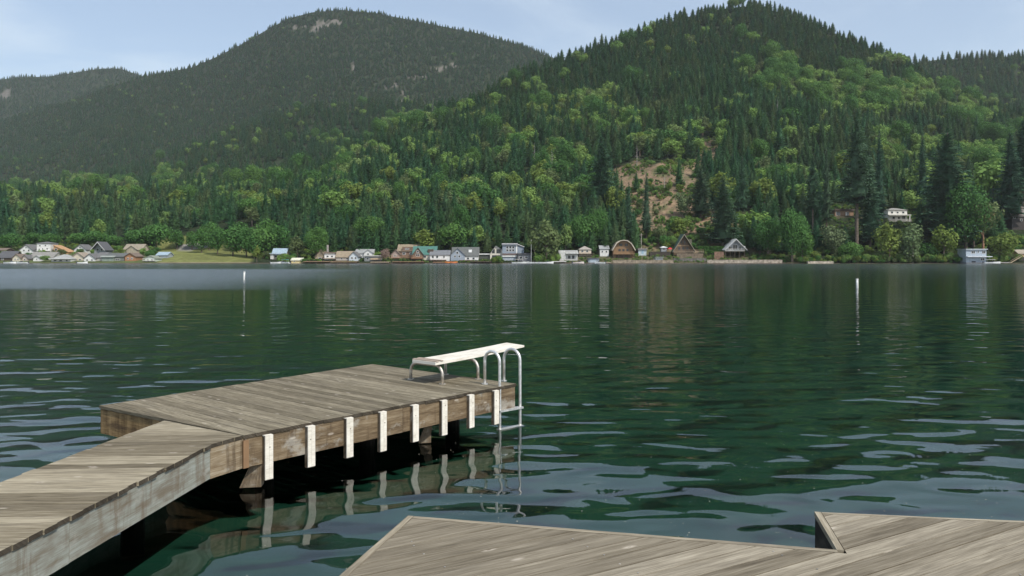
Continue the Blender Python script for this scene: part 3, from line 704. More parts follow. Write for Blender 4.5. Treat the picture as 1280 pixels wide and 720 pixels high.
def leafy_mesh(seed, Ht=12.0, Rr=4.6, nl=13, nleaf=1000, ls=0.55, low=0.18, tall=1.0):
    r = random.Random(seed); V = []; Fc = []; lobes = []
    zc = Ht * (low + (1 - low) * 0.52); hz = Ht * (1 - low) * 0.5
    for i in range(nl):
        while True:
            p = Vector((r.uniform(-1, 1), r.uniform(-1, 1), r.uniform(-1, 1)))
            if 0.15 < p.length < 0.95: break
        rad = r.uniform(0.26, 0.46) * (1.05 - 0.3 * max(0, p.z))
        lobes.append((Vector((p.x * Rr * 0.66, p.y * Rr * 0.66, zc + p.z * hz * 0.66)), rad * Rr, rad * hz * 1.05))
    tot = sum(a * a for _, a, _ in lobes)
    for c, a, h in lobes:
        for _ in range(int(nleaf * a * a / tot)):
            while True:
                q = Vector((r.gauss(0, 1), r.gauss(0, 1), r.gauss(0, 1)))
                if q.length > 1e-3: break
            q.normalize(); k = r.uniform(0.72, 1.08) if r.random() < 0.9 else r.uniform(1.05, 1.35)
            p = c + Vector((q.x * a * k, q.y * a * k, q.z * h * k))
            nrm_ = (q + Vector((r.gauss(0, .36), r.gauss(0, .36), r.gauss(0.22, .36)))).normalized()
            t = nrm_.cross(Vector((r.gauss(0, 1), r.gauss(0, 1), r.gauss(0, 1)))).normalized(); b = nrm_.cross(t)
            sx, sy = ls * r.uniform(.6, 1.3), ls * r.uniform(.5, 1.0)
            k0 = len(V)
            V.extend([p - t * sx, p - b * sy * .7 + nrm_ * sx * .15, p + t * sx, p + b * sy - nrm_ * sx * .1])
            Fc.append((k0, k0 + 1, k0 + 2, k0 + 3))
    return V, Fc, lobes
def trunk_mesh(seed, Ht, r0, mat, lobes=None, top=0.9, name='trunk'):
    mb = MB(); r = random.Random(seed); n = 6
    bend = [Vector((r.uniform(-1, 1), r.uniform(-1, 1), 0)) * r0 * (0.9 if lobes else 0.25) for _ in range(n)]
    if lobes: top = 0.6
    pts = [Vector((0, 0, -1.2))] + [bend[i] * (i / n) * 1.6 + Vector((0, 0, Ht * top * i / (n - 1))) for i in range(n)]
    mb.tube(pts, [r0 * 1.3] + [r0 * (1.1 - 0.95 * i / (n - 1)) for i in range(n)], 8)
    if lobes:
        for c, a, h in lobes[:7]:
            st = pts[3].lerp(pts[5], r.random()); mb.tube([st, st.lerp(c, .5) + Vector((0, 0, .2)), c], [r0 * .45, r0 * .3, r0 * .08], 6)
    me_o = mb.build(name, mat, smooth=True); me = me_o.data; bpy.data.objects.remove(me_o); return me
KIND = {}
def kind(key, hgt, crown, mat, trunk): KIND.setdefault(key, []).append((hgt, mesh_np('crown', crown[0], crown[1], mat), trunk))
for i, (hh, rr, nb, lw) in enumerate([(20, 4.9, 150, .06), (20, 4.4, 140, .10), (20, 5.5, 150, .04), (20, 3.9, 130, .12)]):
    kind('con', hh, conifer_mesh(i + 1, hh, rr, nb, lw), FOL_CON, trunk_mesh(i, hh, 0.30, BARK, top=.92))
for i, (hh, rr, nb, lw, gp) in enumerate([(40, 6.6, 280, .36, .12), (40, 6.0, 270, .10, .10), (40, 8.0, 300, .12, .10)]):
    kind('fir', hh, conifer_mesh(i + 31, hh, rr, nb, lw, 6, gp), FOL_DKC, trunk_mesh(i + 40, hh, 0.62, BARK, top=.95))
def leafy(key, mat, specs, bark=BARK):
    for i, (hh, rr, nl, n, ls, lw) in enumerate(specs):
        c = leafy_mesh(sum(map(ord, key)) + i * 17, hh, rr, nl, n, ls, lw)
        kind(key, hh, c, mat, trunk_mesh(i + 60, hh, hh * 0.024, bark, c[2]))
leafy('bro', FOL_BRO, [(13, 5.2, 15, 1300, .52, .12), (13, 4.2, 12, 1100, .50, .10), (13, 5.8, 17, 1400, .55, .16)])
leafy('grn', FOL_GRN, [(12, 6.0, 18, 1700, .45, .05), (12, 5.2, 16, 1500, .45, .05)])
leafy('big', FOL_GRN, [(22, 8.5, 22, 5200, .40, .08), (22, 7.5, 18, 4600, .40, .10)])
leafy('olv', FOL_OLV, [(12, 4.8, 14, 1100, .45, .06), (12, 3.8, 12, 900, .42, .10)])
leafy('yel', FOL_YEL, [(11, 5.0, 14, 1000, .48, .10), (11, 4.0, 12, 900, .45, .08)])
leafy('pal', FOL_PAL, [(11, 5.0, 15, 1200, .42, .05)], BARKP)
leafy('pnk', FOL_PNK, [(8, 4.0, 12, 800, .38, .10)])
leafy('arb', FOL_OLV, [(16, 6.4, 11, 800, .50, .30)], BARKR)
leafy('shr', FOL_GRN, [(3, 2.2, 9, 420, .24, .0), (3, 2.6, 10, 460, .24, .0)])
leafy('sho', FOL_OLV, [(3, 2.3, 9, 380, .26, .0)])
def snag_mesh(seed, Ht):
    r = random.Random(seed); mb = MB(); mb.tube([(0, 0, -1), (0.1, 0, Ht * .5), (0, 0.1, Ht)], [.28, .2, .04], 7)
    for i in range(34):
        z = Ht * r.uniform(.25, .97); a = r.uniform(0, 6.28); l = (Ht - z) * .22 + .5
        mb.tube([(0, 0, z), (math.cos(a) * l, math.sin(a) * l, z - l * .25)], [.06, .02], 4)
    o = mb.build('trunk', DEADW); me = o.data; bpy.data.objects.remove(o); return me
TREE_NAME = {'con': ('conifer_tree', 'tree'), 'fir': ('fir_tree', 'tree'), 'shr': ('shrub', 'shrub'), 'sho': ('shrub', 'shrub')}
def put_tree(key, x, y, z, hgt, label, group=None, wide=1.0, rz=None, idx=None, name=None, notrunk=False):
    ks = KIND[key]; hh, cm, tm = ks[(idx if idx is not None else random.randrange(len(ks))) % len(ks)]
    nm, ct = TREE_NAME.get(key, ('broadleaf_tree', 'tree'))
    t = thing(name or nm, label, ct, (x, y, z), random.uniform(0, 6.28) if rz is None else rz, group)
    s = hgt / hh; sw = s * wide
    for n_, me in (('crown', cm),) + (() if notrunk else (('trunk', tm),)):
        o = bpy.data.objects.new(n_, me); COL.objects.link(o); o.parent = t; o.scale = (sw, sw, s)
    return t
def tree_px(key, px, pyb, pyt, label, wide=1.0, Y=None, group=None, idx=None, name=None):
    """base and top rows in the photo give the foot on the slope and the height"""
    if Y is None:
        Y = hill.hit(px, pyb) if pyb < 326 else YS + 3.4
    z = hill.z(px, Y); top = H + (HY - pyt) / F * Y
    return put_tree(key, (px - CXP) / F * Y, Y, z, max(1.0, top - z), label, group, wide, idx=idx, name=name)

SPECIAL = [
 ('fir', 1071, 313, 146, 'tall dark fir whose bare reddish trunk stands before the brown hillside house', 0.95, 0),
 ('fir', 1099, 285, 160, 'tall dark fir just left of the white two storey hillside house', 0.62, 1),
 ('fir', 1184, 312, 158, 'broad dark fir just right of the white two storey hillside house', 1.4, 2),
 ('fir', 1088, 310, 206, 'dark fir with low branches between the brown and the white hillside houses', 0.9, 2),
 ('con', 1056, 312, 282, 'small dark conifer at the foot of the tall fir with the bare trunk', 1.3, 0),
 ('con', 1150, 300, 248, 'young dark conifer close to the right wall of the white hillside house', 1.2, 1),
 ('fir', 1033, 288, 182, 'slim dark fir left of the brown hillside house', 0.6, 1),
 ('fir', 1016, 300, 192, 'slim dark fir with a pale bare trunk behind the whitish shrubs', 0.75, 0),
 ('fir', 1153, 262, 164, 'narrow dark fir standing up behind round light green crowns', 0.8, 1),
 ('fir', 1263, 285, 164, 'dark fir left of the dark house at the right edge', 0.95, 2),
 ('fir', 1279, 280, 148, 'dark fir shading the dark house at the right edge', 1.0, 0),
 ('fir', 928, 272, 192, 'tall dark conifer at the right border of the bare earth bank', 0.85, 1),
 ('fir', 904, 312, 218, 'large dark conifer left behind the grey cabin on stilts', 1.35, 2),
 ('fir', 876, 272, 206, 'broad dark conifer in the middle of the bare earth bank', 1.3, 2),
 ('con', 849, 238, 196, 'dark conifer at the top of the bare earth bank', 0.9, 0),
 ('fir', 808, 297, 214, 'narrow dark conifer on the bare bank, right one of the pair', 0.75, 1),
 ('fir', 786, 300, 226, 'narrow dark conifer on the bare bank, left one of the pair', 0.75, 1),
 ('con', 771, 234, 208, 'small dark conifer on the upper left corner of the bare bank', 0.9, 1),
 ('fir', 752, 262, 168, 'dark conifer on the left border of the bare earth bank', 1.1, 2),
 ('yel', 769, 268, 230, 'yellow green tree at the left of the bare earth bank', 0.8, 0),
 ('yel', 837, 248, 222, 'bright yellow green tree above the middle of the bare bank', 0.7, 1),
 ('yel', 905, 262, 212, 'bright yellow green tree right of the broad conifer on the bare bank', 0.9, 0),
 ('pal', 854, 270, 236, 'white flowering tree in the middle of the bare earth bank', 0.75, 0),
 ('yel', 852, 296, 270, 'yellow green bush behind the green roofed A-frame', 1.3, 0),
 ('olv', 824, 305, 276, 'olive tree left behind the green roofed A-frame', 0.9, 0),
 ('grn', 830, 310, 292, 'low dark green tree beside the utility pole on the shore', 1.0, 0),
 ('olv', 683, 327, 268, 'broad olive tree hanging over the shore right of the big blue grey house', 1.0, 0),
 ('olv', 668, 320, 286, 'small olive tree behind the flagpole', 0.9, 1),
 ('big', 726, 312, 262, 'deep green tree behind the brown and white cabin', 0.9, 1),
 ('big', 745, 308, 252, 'tall deep green tree behind the small white shed', 0.8, 0),
 ('bro', 707, 316, 276, 'green tree behind the pale grey cottage', 0.9, 0),
 ('big', 396, 323, 276, 'bright green round tree behind the white and tan cottage', 1.0, 0),
 ('olv', 372, 322, 292, 'grey green tree right of the light blue roofed house', 1.0, 0),
 ('yel', 321, 326, 305, 'small yellow conical tree at the right end of the meadow', 0.75, 1),
 ('pnk', 481, 326, 309, 'pinkish brown tree in blossom between grey dock house and brown chalet', 0.8, 0),
 ('grn', 187, 325, 311, 'small round green tree over the white and green cottage', 1.0, 0),
 ('con', 8, 292, 246, 'dark conifer at the far left edge behind the village', 1.1, 2),
 ('con', 20, 290, 250, 'dark conifer second from the left edge behind the village', 1.0, 0),
 ('big', 575, 305, 248, 'tall bright green tree behind the grey house with the skylight', 0.75, 1),
 ('grn', 522, 300, 262, 'deep green tree behind the teal roofed house', 0.85, 0),
 ('big', 960, 322, 262, 'round green tree right of the grey cabin on stilts', 0.9, 0),
 ('big', 990, 326, 250, 'tall light green tree beside the shore right of the stilted cabin', 0.8, 1),
 ('big', 1003, 327, 282, 'broad grey green tree bending over the shore beside the stone ledge', 1.0, 1),
 ('pal', 1042, 318, 276, 'pale blossoming shrub below the brown hillside house', 1.0, 0),
 ('grn', 1062, 328, 300, 'dark green bush on the shore below the tall fir', 1.2, 0),
 ('yel', 1112, 328, 276, 'bright green tree on the shore below the white hillside house', 0.85, 0),
 ('pal', 1141, 329, 274, 'pale blossoming tree with a white leaning trunk on the shore', 1.05, 0),
 ('yel', 1180, 329, 278, 'yellow green layered tree on the shore left of the grey houseboat', 0.95, 1),
 ('big', 1207, 318, 214, 'tall bright green tree behind the grey houseboat', 0.8, 0),
 ('arb', 1229, 318, 238, 'tree with orange brown trunk and thin olive crown above the houseboat', 0.9, 0),
 ('yel', 1250, 326, 288, 'yellow green tree right of the grey houseboat', 1.2, 0),
 ('bro', 1243, 262, 192, 'large round light green tree high above the houseboat', 1.0, 2),
 ('bro', 1150, 250, 192, 'round light green tree behind the white hillside house', 1.0, 0),
 ('grn', 1160, 325, 300, 'dark green bush between the leaning white trunk and the layered tree', 1.2, 1),
]
for (x0, top, bot, lab, wd) in [(14, 289, 314, 'round green tree at the left edge behind the gabled houses', 1.3), (64, 290, 309, 'round green tree behind the white three storey house', 1.6), (98, 289, 309, 'round green tree behind the white gabled house', 1.6), (142, 292, 311, 'round green tree right of the dark A-frame cottage', 1.5), (195, 276, 313, 'largest round green tree of the left shore, behind the tan roofed house', 1.2)]:
    SPECIAL.append(('grn', x0, bot, top, lab, wd, 0))
ROUND = [(252, 284, 316), (272, 281, 318), (291, 280, 320), (308, 279, 321), (329, 280, 322), (350, 276, 320), (262, 274, 312), (300, 272, 314), (336, 270, 314), (240, 286, 312), (318, 286, 323), (221, 284, 311), (170, 284, 311), (120, 286, 309), (40, 288, 309)]
for key, px, b_, t_, lab, wd, ix in SPECIAL: tree_px(key, px, b_, t_, lab, wd, idx=ix)
for px, t_, b_ in ROUND:
    if px > 215: tree_px('grn', px, b_, t_, 'rounded green tree in the dense row behind the lakeside meadow', 1.0 if px % 2 else 0.85, group='round trees behind the meadow')
    else: tree_px('grn', px, b_, t_, 'rounded green tree in the gaps between larger crowns behind the left village', 1.4, group='round trees behind the village')
# dead tree on the bank
Yq = hill.hit(796, 211); t = thing('dead_tree', 'leafless grey dead tree at the top of the bare earth bank', 'tree', ((796 - CXP) / F * Yq, Yq, hill.z(796, Yq)))
o = bpy.data.objects.new('trunk', snag_mesh(5, 15)); COL.objects.link(o); o.parent = t
SNAG = [(668, 214, 186), (690, 225, 190), (541, 90 + 60, 132), (972, 165, 140)]
for px, b_, t_ in SNAG:
    Yq = hill.hit(px, b_); t = thing('dead_tree', 'bare grey dead trunk among the trees of the wooded hillside', 'tree', ((px - CXP) / F * Yq, Yq, hill.z(px, Yq)), group='dead trunks on the hillside')
    o = bpy.data.objects.new('trunk', snag_mesh(px, 22)); COL.objects.link(o); o.parent = t

# ---- the forest: where the trees stand
LEAFY = [(50, 243, 90, 12, .8), (160, 240, 60, 10, .6), (60, 218, 60, 12, .95), (125, 236, 60, 12, .6), (225, 228, 60, 10, .6), (90, 262, 130, 18, .45), (200, 252, 110, 14, .4), (330, 235, 80, 14, .4), (420, 180, 60, 12, .35), (400, 125, 50, 16, .10), (350, 245, 60, 12, .45), (470, 272, 80, 22, .5), (290, 262, 110, 12, .4),
 (1010, 112, 85, 20, .95), (1100, 128, 90, 22, .95), (1180, 122, 60, 16, .9), (1235, 140, 50, 12, .7), (965, 100, 32, 12, .85), (935, 95, 14, 8, .8), (700, 150, 50, 16, .92), (748, 138, 40, 12, .9), (770, 165, 26, 12, .8), (620, 128, 34, 8, .6), (655, 112, 30, 7, .5), (520, 160, 44, 12, .85), (575, 150, 34, 9, .75), (482, 198, 44, 12, .8), (432, 222, 44, 12, .7), (640, 190, 44, 18, .6), (560, 215, 44, 16, .6), (600, 262, 90, 22, .5), (700, 215, 36, 36, .6), (835, 190, 48, 12, .8), (880, 178, 28, 10, .7), (725, 245, 34, 34, .55), (1130, 198, 50, 14, .85), (1230, 205, 40, 22, .85), (990, 235, 22, 30, .4), (940, 215, 20, 20, .5), (660, 250, 60, 26, .5), (1215, 160, 40, 8, .5), (905, 150, 14, 8, .6)]
def leaf_p(px, py):
    want = 0.0 if py < 95 else 0.05
    for e in LEAFY:
        if ell(px, py, e) + 0.45 * vnoise(px, py, 30.0, 2.0) < 1: want = max(want, e[4])
    k = vnoise(px * 0.8, py * 1.5, 22.0, 6.0)                     # leafy trees stand in clumps
    return 0.93 if k > (0.5 - want) * 0.95 + 0.09 else (0.01 if py < 110 else 0.03)
class Grid:
    def __init__(s): s.c = {}
    def ok(s, x, y, d):
        k = (int(x // 4), int(y // 4)); rr = int(d // 4) + 1
        for i in range(k[0] - rr, k[0] + rr + 1):
            for j in range(k[1] - rr, k[1] + rr + 1):
                for (a, b) in s.c.get((i, j), ()):
                    if (a - x) ** 2 + ((b - y) * 1.7) ** 2 < d * d: return False
        s.c.setdefault(k, []).append((x, y)); return True
plants = []      # (kind, px, Y, x, y, z, height, wide)
def sow(hl, n, p0, p1, dpx, hcon, hbro, leafmul, hyfun=None, floor=318):
    g = Grid(); r = random.Random(n)
    for _ in range(n):
        px = r.uniform(p0, p1); top = float(np.interp(px, hl.px, hl.py)) + hl.tree / hl.R(px) * F
        yf, zf = hl.base(px); bot = HY - (zf - H) / yf * F
        if bot <= top: continue
        py = r.uniform(top, bot)
        Y = hl.hit(px, py)
        d = dpx * F / Y
        if not g.ok(px, py, d): continue
        if hl is hill:
            if bare_m(px, py) and r.random() < 0.965: continue
            if 795 < px < 905 and py > 262: continue
            if 195 < px < 318 and Y < 472: continue
            if 1034 < px < 1162 and Y < 438 or px > 1252 and px < 1300 and Y < 428: continue
            if px < 330 and Y < (448 if px < 200 else 458): continue
        elif hl in (mountain, ridge) and scar_m(px, py) and r.random() < .85: continue
        lp = leaf_p(px, py) * leafmul
        z = hl.z(px, Y); x = (px - CXP) / F * Y
        if r.random() < lp: plants.append(['bro', px, Y, x, Y, z, r.uniform(*hbro), r.uniform(.95, 1.35)])
        else:
            hh = r.uniform(*hcon) * (1.15 if r.random() < .15 else 1)
            if hl is hill and Y < 560: hh *= 0.80
            if hl is hill and Y > 820: hh *= 0.78
            plants.append(['con', px, Y, x, Y, z, hh, r.uniform(.9, 1.3) * (1.2 if hl in (mountain, ridge) or Y > 820 else 1.0)])
sow(hill, 80000, -330, 1640, 4.4, (13, 22), (12, 18), 0.95)
n_h = len(plants)
sow(shoulder, 9000, 1080, 1740, 5.2, (14, 21), (10, 14), 0.6)
sow(spur, 20000, -290, 700, 5.4, (12, 18), (12, 16), 1.0)
sow(mountain, 70000, -340, 860, 5.2, (10, 15), (8, 11), 0.22)
sow(ridge, 30000, -340, 300, 7.0, (11, 16), (8, 11), 0.05)
print('plants', n_h, len(plants))
plants.sort(key=lambda p: -p[6] / p[2] - (0.0 if -20 < p[1] < 1300 else -9))
ZONES = [(-99, 130, 'above the left village'), (130, 330, 'above the lakeside meadow'), (330, 480, 'above the tan roofed boathouse'), (480, 620, 'above the teal roofed house'), (620, 760, 'above the big modern house'), (760, 935, 'around the bare earth bank'), (935, 1090, 'right of the stilted cabin'), (1090, 1500, 'above the white hillside house')]
n_con = sum(1 for s in SPECIAL if s[0] in ('con', 'fir')); n_bro = len(SPECIAL) - n_con + len(ROUND)
rest = {'con': [], 'bro': []}; lim = {'con': 292 - n_con, 'bro': 290 - n_bro}
for p in plants:
    k = p[0]
    if lim[k] > 0 and -20 < p[1] < 1300 and p[2] < 900:
        lim[k] -= 1
        zn = next(z for z in ZONES if p[1] < z[1])[2]
        if k == 'con': put_tree('con', p[3], p[4], p[5], p[6], 'dark conifer in the close wood on the slope ' + zn, 'conifers ' + zn, p[7])
        else: put_tree(random.choice(['bro', 'bro', 'grn', 'yel', 'olv', 'big']), p[3], p[4], p[5], p[6], 'light green tree in the close wood on the slope ' + zn, 'leafy trees ' + zn, p[7])
    else: rest[k].append(p)
def scatter(name, pts, protos, label, cat):
    """one object: points carrying size, turn and kind, with a tree set on each of them by geometry nodes"""
    me = bpy.data.meshes.new(name); me.from_pydata([(p[0], p[1], p[2]) for p in pts], [], [])
    a = me.attributes.new('size', 'FLOAT_VECTOR', 'POINT'); a.data.foreach_set('vector', [c for p in pts for c in p[3]])
    a = me.attributes.new('turn', 'FLOAT', 'POINT'); a.data.foreach_set('value', [random.uniform(0, 6.28) for p in pts])
    a = me.attributes.new('which', 'INT', 'POINT'); a.data.foreach_set('value', [p[4] for p in pts])
    o = bpy.data.objects.new(name, me); COL.objects.link(o); tag(o, label, cat, kind='stuff')
    g = bpy.data.node_groups.new(name, 'GeometryNodeTree')
    g.interface.new_socket('Geometry', in_out='INPUT', socket_type='NodeSocketGeometry'); g.interface.new_socket('Geometry', in_out='OUTPUT', socket_type='NodeSocketGeometry')
    gi = g.nodes.new('NodeGroupInput'); go = g.nodes.new('NodeGroupOutput')
    jn = g.nodes.new('GeometryNodeGeometryToInstance')
    for q in protos:
        oi = g.nodes.new('GeometryNodeObjectInfo'); oi.inputs['Object'].default_value = q; oi.transform_space = 'ORIGINAL'
        oi.inputs['As Instance'].default_value = False
        g.links.new(oi.outputs['Geometry'], jn.inputs[0])
    ip = g.nodes.new('GeometryNodeInstanceOnPoints'); ip.inputs['Pick Instance'].default_value = True
    def att(nm, ty):
        n = g.nodes.new('GeometryNodeInputNamedAttribute'); n.data_type = ty; n.inputs['Name'].default_value = nm
        return next(s for s in n.outputs if s.name == 'Attribute' and s.enabled)
    cx = g.nodes.new('ShaderNodeCombineXYZ'); g.links.new(att('turn', 'FLOAT'), cx.inputs[2])
    g.links.new(gi.outputs[0], ip.inputs['Points']); g.links.new(jn.outputs[0], ip.inputs['Instance'])
    g.links.new(att('which', 'INT'), ip.inputs['Instance Index']); g.links.new(cx.outputs[0], ip.inputs['Rotation']); g.links.new(att('size', 'FLOAT_VECTOR'), ip.inputs['Scale'])
    g.links.new(ip.outputs[0], go.inputs[0])
    md = o.modifiers.new('trees', 'NODES'); md.node_group = g; return o
def crown_object(key, i):
    me = KIND[key][i][1]
    return next(o for o in COL.objects if o.data is me)
def protos_of(keys):
    out = []
    for k in keys:
        for i in range(len(KIND[k])):
            try: out.append((crown_object(k, i), KIND[k][i][0]))
            except StopIteration: pass
    return out
pc = protos_of(['con']); pb = protos_of(['bro', 'bro', 'bro', 'yel', 'olv', 'big'])
def pts_of(lst, pr):
    out = []
    for p in lst:
        k = random.randrange(len(pr)); s = p[6] / pr[k][1]; out.append((p[3], p[4], p[5] - .3, (s * p[7], s * p[7], s), k))
    return out
for q in range(0, 1):
    scatter('conifer_forest', pts_of(rest['con'], pc), [x[0] for x in pc], 'dense conifer forest covering the hills and the mountains', 'forest')
    scatter('leafy_forest', pts_of(rest['bro'], pb), [x[0] for x in pb], 'light green leafy woodland in patches among the conifers', 'woodland')
# ------------------------------------------------------------------ houses, docks and boats on the far shore
WHITE = (0.66, 0.65, 0.62); CREAM = (0.60, 0.54, 0.42); TAN = (0.40, 0.31, 0.21); BROWN = (0.15, 0.09, 0.05); DBROWN = (0.075, 0.05, 0.035)
LGREY = (0.46, 0.47, 0.48); GREY = (0.24, 0.255, 0.27); BLUEG = (0.24, 0.28, 0.33); ORANGE = (0.46, 0.26, 0.12); SAGE = (0.20, 0.22, 0.17)
def pm(c): return paint('paint_%d_%d_%d' % tuple(int(x * 100) for x in c), c)
def rm(c): return roofing('roof_%d_%d_%d' % tuple(int(x * 100) for x in c), c)
R_GREY = (0.125, 0.122, 0.12); R_DARK = (0.085, 0.085, 0.09); R_TAN = (0.25, 0.20, 0.135); R_BROWN = (0.16, 0.12, 0.09); R_TEAL = (0.055, 0.15, 0.125); R_BLUE = (0.28, 0.36, 0.42); R_GREEN = (0.055, 0.10, 0.075); R_LIGHT = (0.30, 0.30, 0.285)
HB = []
GRP = 'houses along the far shore'
def house(name, x0, x1, yb, ye, yt, st, wc, rc, label, Y=None, d=8.0, win=(), boxes=(), door=None, chim=None, deck=None, trim=None, over=0.35, ry=0.0, group=GRP, stilts=None, cat='house', gables=(), wf=(.7, .69, .66)):
    """x0..yt are columns and rows of the photo, turned into metres at this house's own distance Y"""
    Y = Y or YS + 12; k = Y / F; W = (x1 - x0) * k; zb = H + (HY - yb) * k; ze = (yb - ye) * k; zt = (yb - yt) * k
    cx = ((x0 + x1) / 2 - CXP) * k
    t = thing(name, label, cat, (cx, Y, zb), ry, group); HB.append((cx - W / 2 - 1, cx + W / 2 + 1, Y - 3, Y + d + 1))
    h = W / 2; lo = -3.0 if stilts is None else 0.0; i = 0.0
    wm = pm(wc); rfm = rm(rc); mb = MB(); rf = MB(); th = 0.22; e = 0.02
    if st == 'gable_front':
        sl_ = (zt - ze) / h
        mb.extr([(-h, lo), (h, lo), (h, ze), (0, zt - e), (-h, ze)], 'y', 0, d)
        o = over; rf.extr([(-h - o, ze - o * sl_), (0, zt), (h + o, ze - o * sl_), (h + o, ze - o * sl_ + th), (0, zt + th * 1.3), (-h - o, ze - o * sl_ + th)], 'y', -o * 1.3, d + o)
    elif st == 'gable_side':
        m = d / 2; sl_ = (zt - ze) / m; o = over
        mb.extr([(0, lo), (d, lo), (d, ze), (m, zt - e), (0, ze)], 'x', -h, h)
        rf.extr([(-o, ze - o * sl_), (m, zt), (d + o, ze - o * sl_), (d + o, ze - o * sl_ + th), (m, zt + th * 1.3), (-o, ze - o * sl_ + th)], 'x', -h - o, h + o)
    elif st == 'aframe':
        sl_ = (zt - ze) / h; o = over
        mb.extr([(-h, lo), (h, lo), (h, ze), (0, zt - e), (-h, ze)], 'y', 0.9, d)
        rf.extr([(-h - o, ze - o * sl_), (0, zt), (h + o, ze - o * sl_), (h + o + .12, ze - o * sl_ + th), (0, zt + th * 2), (-h - o - .12, ze - o * sl_ + th)], 'y', -1.3, d + o)
    elif st == 'gambrel':
        q = [(-h, ze), (-h * .93, ze + (zt - ze) * .30), (-h * .72, ze + (zt - ze) * .66), (-h * .38, ze + (zt - ze) * .92), (0, zt), (h * .38, ze + (zt - ze) * .92), (h * .72, ze + (zt - ze) * .66), (h * .93, ze + (zt - ze) * .30), (h, ze)]
        mb.extr([(-h * .98, lo), (h * .98, lo), (h * .98, ze)] + [(a * .975, b - .06) for a, b in reversed(q)][1:-1] + [(-h * .98, ze)], 'y', 0.3, d)
        out = [(a * 1.05, b + .22) for a, b in q]; out[0] = (-h * 1.17, ze - .12); out[-1] = (h * 1.17, ze - .12)
        inn = [(a, b) for a, b in q]; inn[0] = (-h * 1.13, ze - .3); inn[-1] = (h * 1.13, ze - .3)
        rf.extr(inn + list(reversed(out)), 'y', -1.2, d + .3)
    elif st == 'hip':
        mb.box(-h, h, 0, d, lo, ze); o = over
        rx = max(0.0, h - d / 2 * .9); b = rf.add([(-h - o, -o, ze), (h + o, -o, ze), (h + o, d + o, ze), (-h - o, d + o, ze), (-rx, d / 2, zt), (rx, d / 2, zt), (-h - o, -o, ze - .18), (h + o, -o, ze - .18), (h + o, d + o, ze - .18), (-h - o, d + o, ze - .18)])
        for f in ((0, 1, 5, 4), (1, 2, 5), (2, 3, 4, 5), (3, 0, 4), (6, 7, 1, 0), (7, 8, 2, 1), (8, 9, 3, 2), (9, 6, 0, 3), (9, 8, 7, 6)): rf.face([b + j for j in f])
    elif st == 'flat':
        mb.box(-h, h, 0, d, lo, ze); rf.box(-h - over, h + over, -over * 1.6, d + over, ze + .01, max(ze + .25, zt))
    elif st in ('shed_left', 'shed_right'):      # high side left / right
        a, b = (zt, ze) if st == 'shed_left' else (ze, zt); o = over; s = (b - a) / (2 * h)
        mb.extr([(-h, lo), (h, lo), (h, b - e), (-h, a - e)], 'y', 0, d)
        rf.extr([(-h - o, a - o * s), (h + o, b + o * s), (h + o, b + o * s + th), (-h - o, a - o * s + th)], 'y', -o, d + o)
    wall = mb.build('wall', wm, t); roof = rf.build('roof', rfm, t)
    if trim is not None:
        tb = MB()
        if st in ('gable_front', 'aframe'):
            sl_ = (zt - ze) / h; o = over; y = -o * 1.3 if st == 'gable_front' else -1.3
            tb.extr([(-h - o - .05, ze - o * sl_ - .1), (0, zt - .12), (h + o + .05, ze - o * sl_ - .1), (h + o + .05, ze - o * sl_ + th + .05), (0, zt + th * 1.3 + .06), (-h - o - .05, ze - o * sl_ + th + .05)], 'y', y - .08, y - .004)
        elif st == 'gambrel': tb.extr([(a * .995, b - .04) for a, b in inn] + [(a * 1.01, b + .06) for a, b in reversed(out)], 'y', -1.32, -1.205)
        else: tb.box(-h - over - .03, h + over + .03, -over - .12, -over - .006 - (over * .6 if st == 'flat' else 0), ze - .02, ze + .28)
        tb.build('barge_board', pm(trim), t)
    X = lambda px: (px - CXP) * k - cx
    Z = lambda py: (yb - py) * k
    for wn in win:
        px, py, wp, hp = wn[:4]; yy = wn[4] if len(wn) > 4 else (0.9 if st == 'aframe' else (0.3 if st == 'gambrel' else 0.0)); cxx, cz, ww, hh = X(px), Z(py), wp * k, hp * k
        fm = MB(); f = min(.11, ww * .14)
        for a in ((cxx - ww / 2, cxx - ww / 2 + f, cz - hh / 2, cz + hh / 2), (cxx + ww / 2 - f, cxx + ww / 2, cz - hh / 2, cz + hh / 2), (cxx - ww / 2 + f, cxx + ww / 2 - f, cz - hh / 2, cz - hh / 2 + f), (cxx - ww / 2 + f, cxx + ww / 2 - f, cz + hh / 2 - f, cz + hh / 2)):
            fm.box(a[0], a[1], yy - .09, yy - .003, a[2], a[3])
        if ww > 1.5: fm.box(cxx - .04, cxx + .04, yy - .085, yy - .003, cz - hh / 2 + f, cz + hh / 2 - f)
        fm.box(cxx - ww / 2 + f, cxx + ww / 2 - f, yy - .05, yy - .004, cz - hh / 2 + f, cz + hh / 2 - f, mat=1)
        fm.build('window', [pm(wf), M_GLASS], t)
    if door:
        px, w_, ytop, c = door; m_ = MB(); m_.box(X(px) - w_ * k / 2, X(px) + w_ * k / 2, -.07, -.003, 0.02, Z(ytop)); m_.build('door', pm(c), t)
    if chim:
        px, wp, ytop, c = chim; m_ = MB(); m_.box(X(px) - wp * k / 2, X(px) + wp * k / 2, d * .45, d * .45 + .8, ze * .5, Z(ytop)); m_.build('chimney', pm(c), roof)
    for (nm, a, b, yt_, yb_, da, db, c) in boxes:
        m_ = MB(); m_.box(X(a), X(b), da, db, Z(yb_), Z(yt_)); m_.build(nm, pm(c) if not isinstance(c, bpy.types.Material) else c, t)
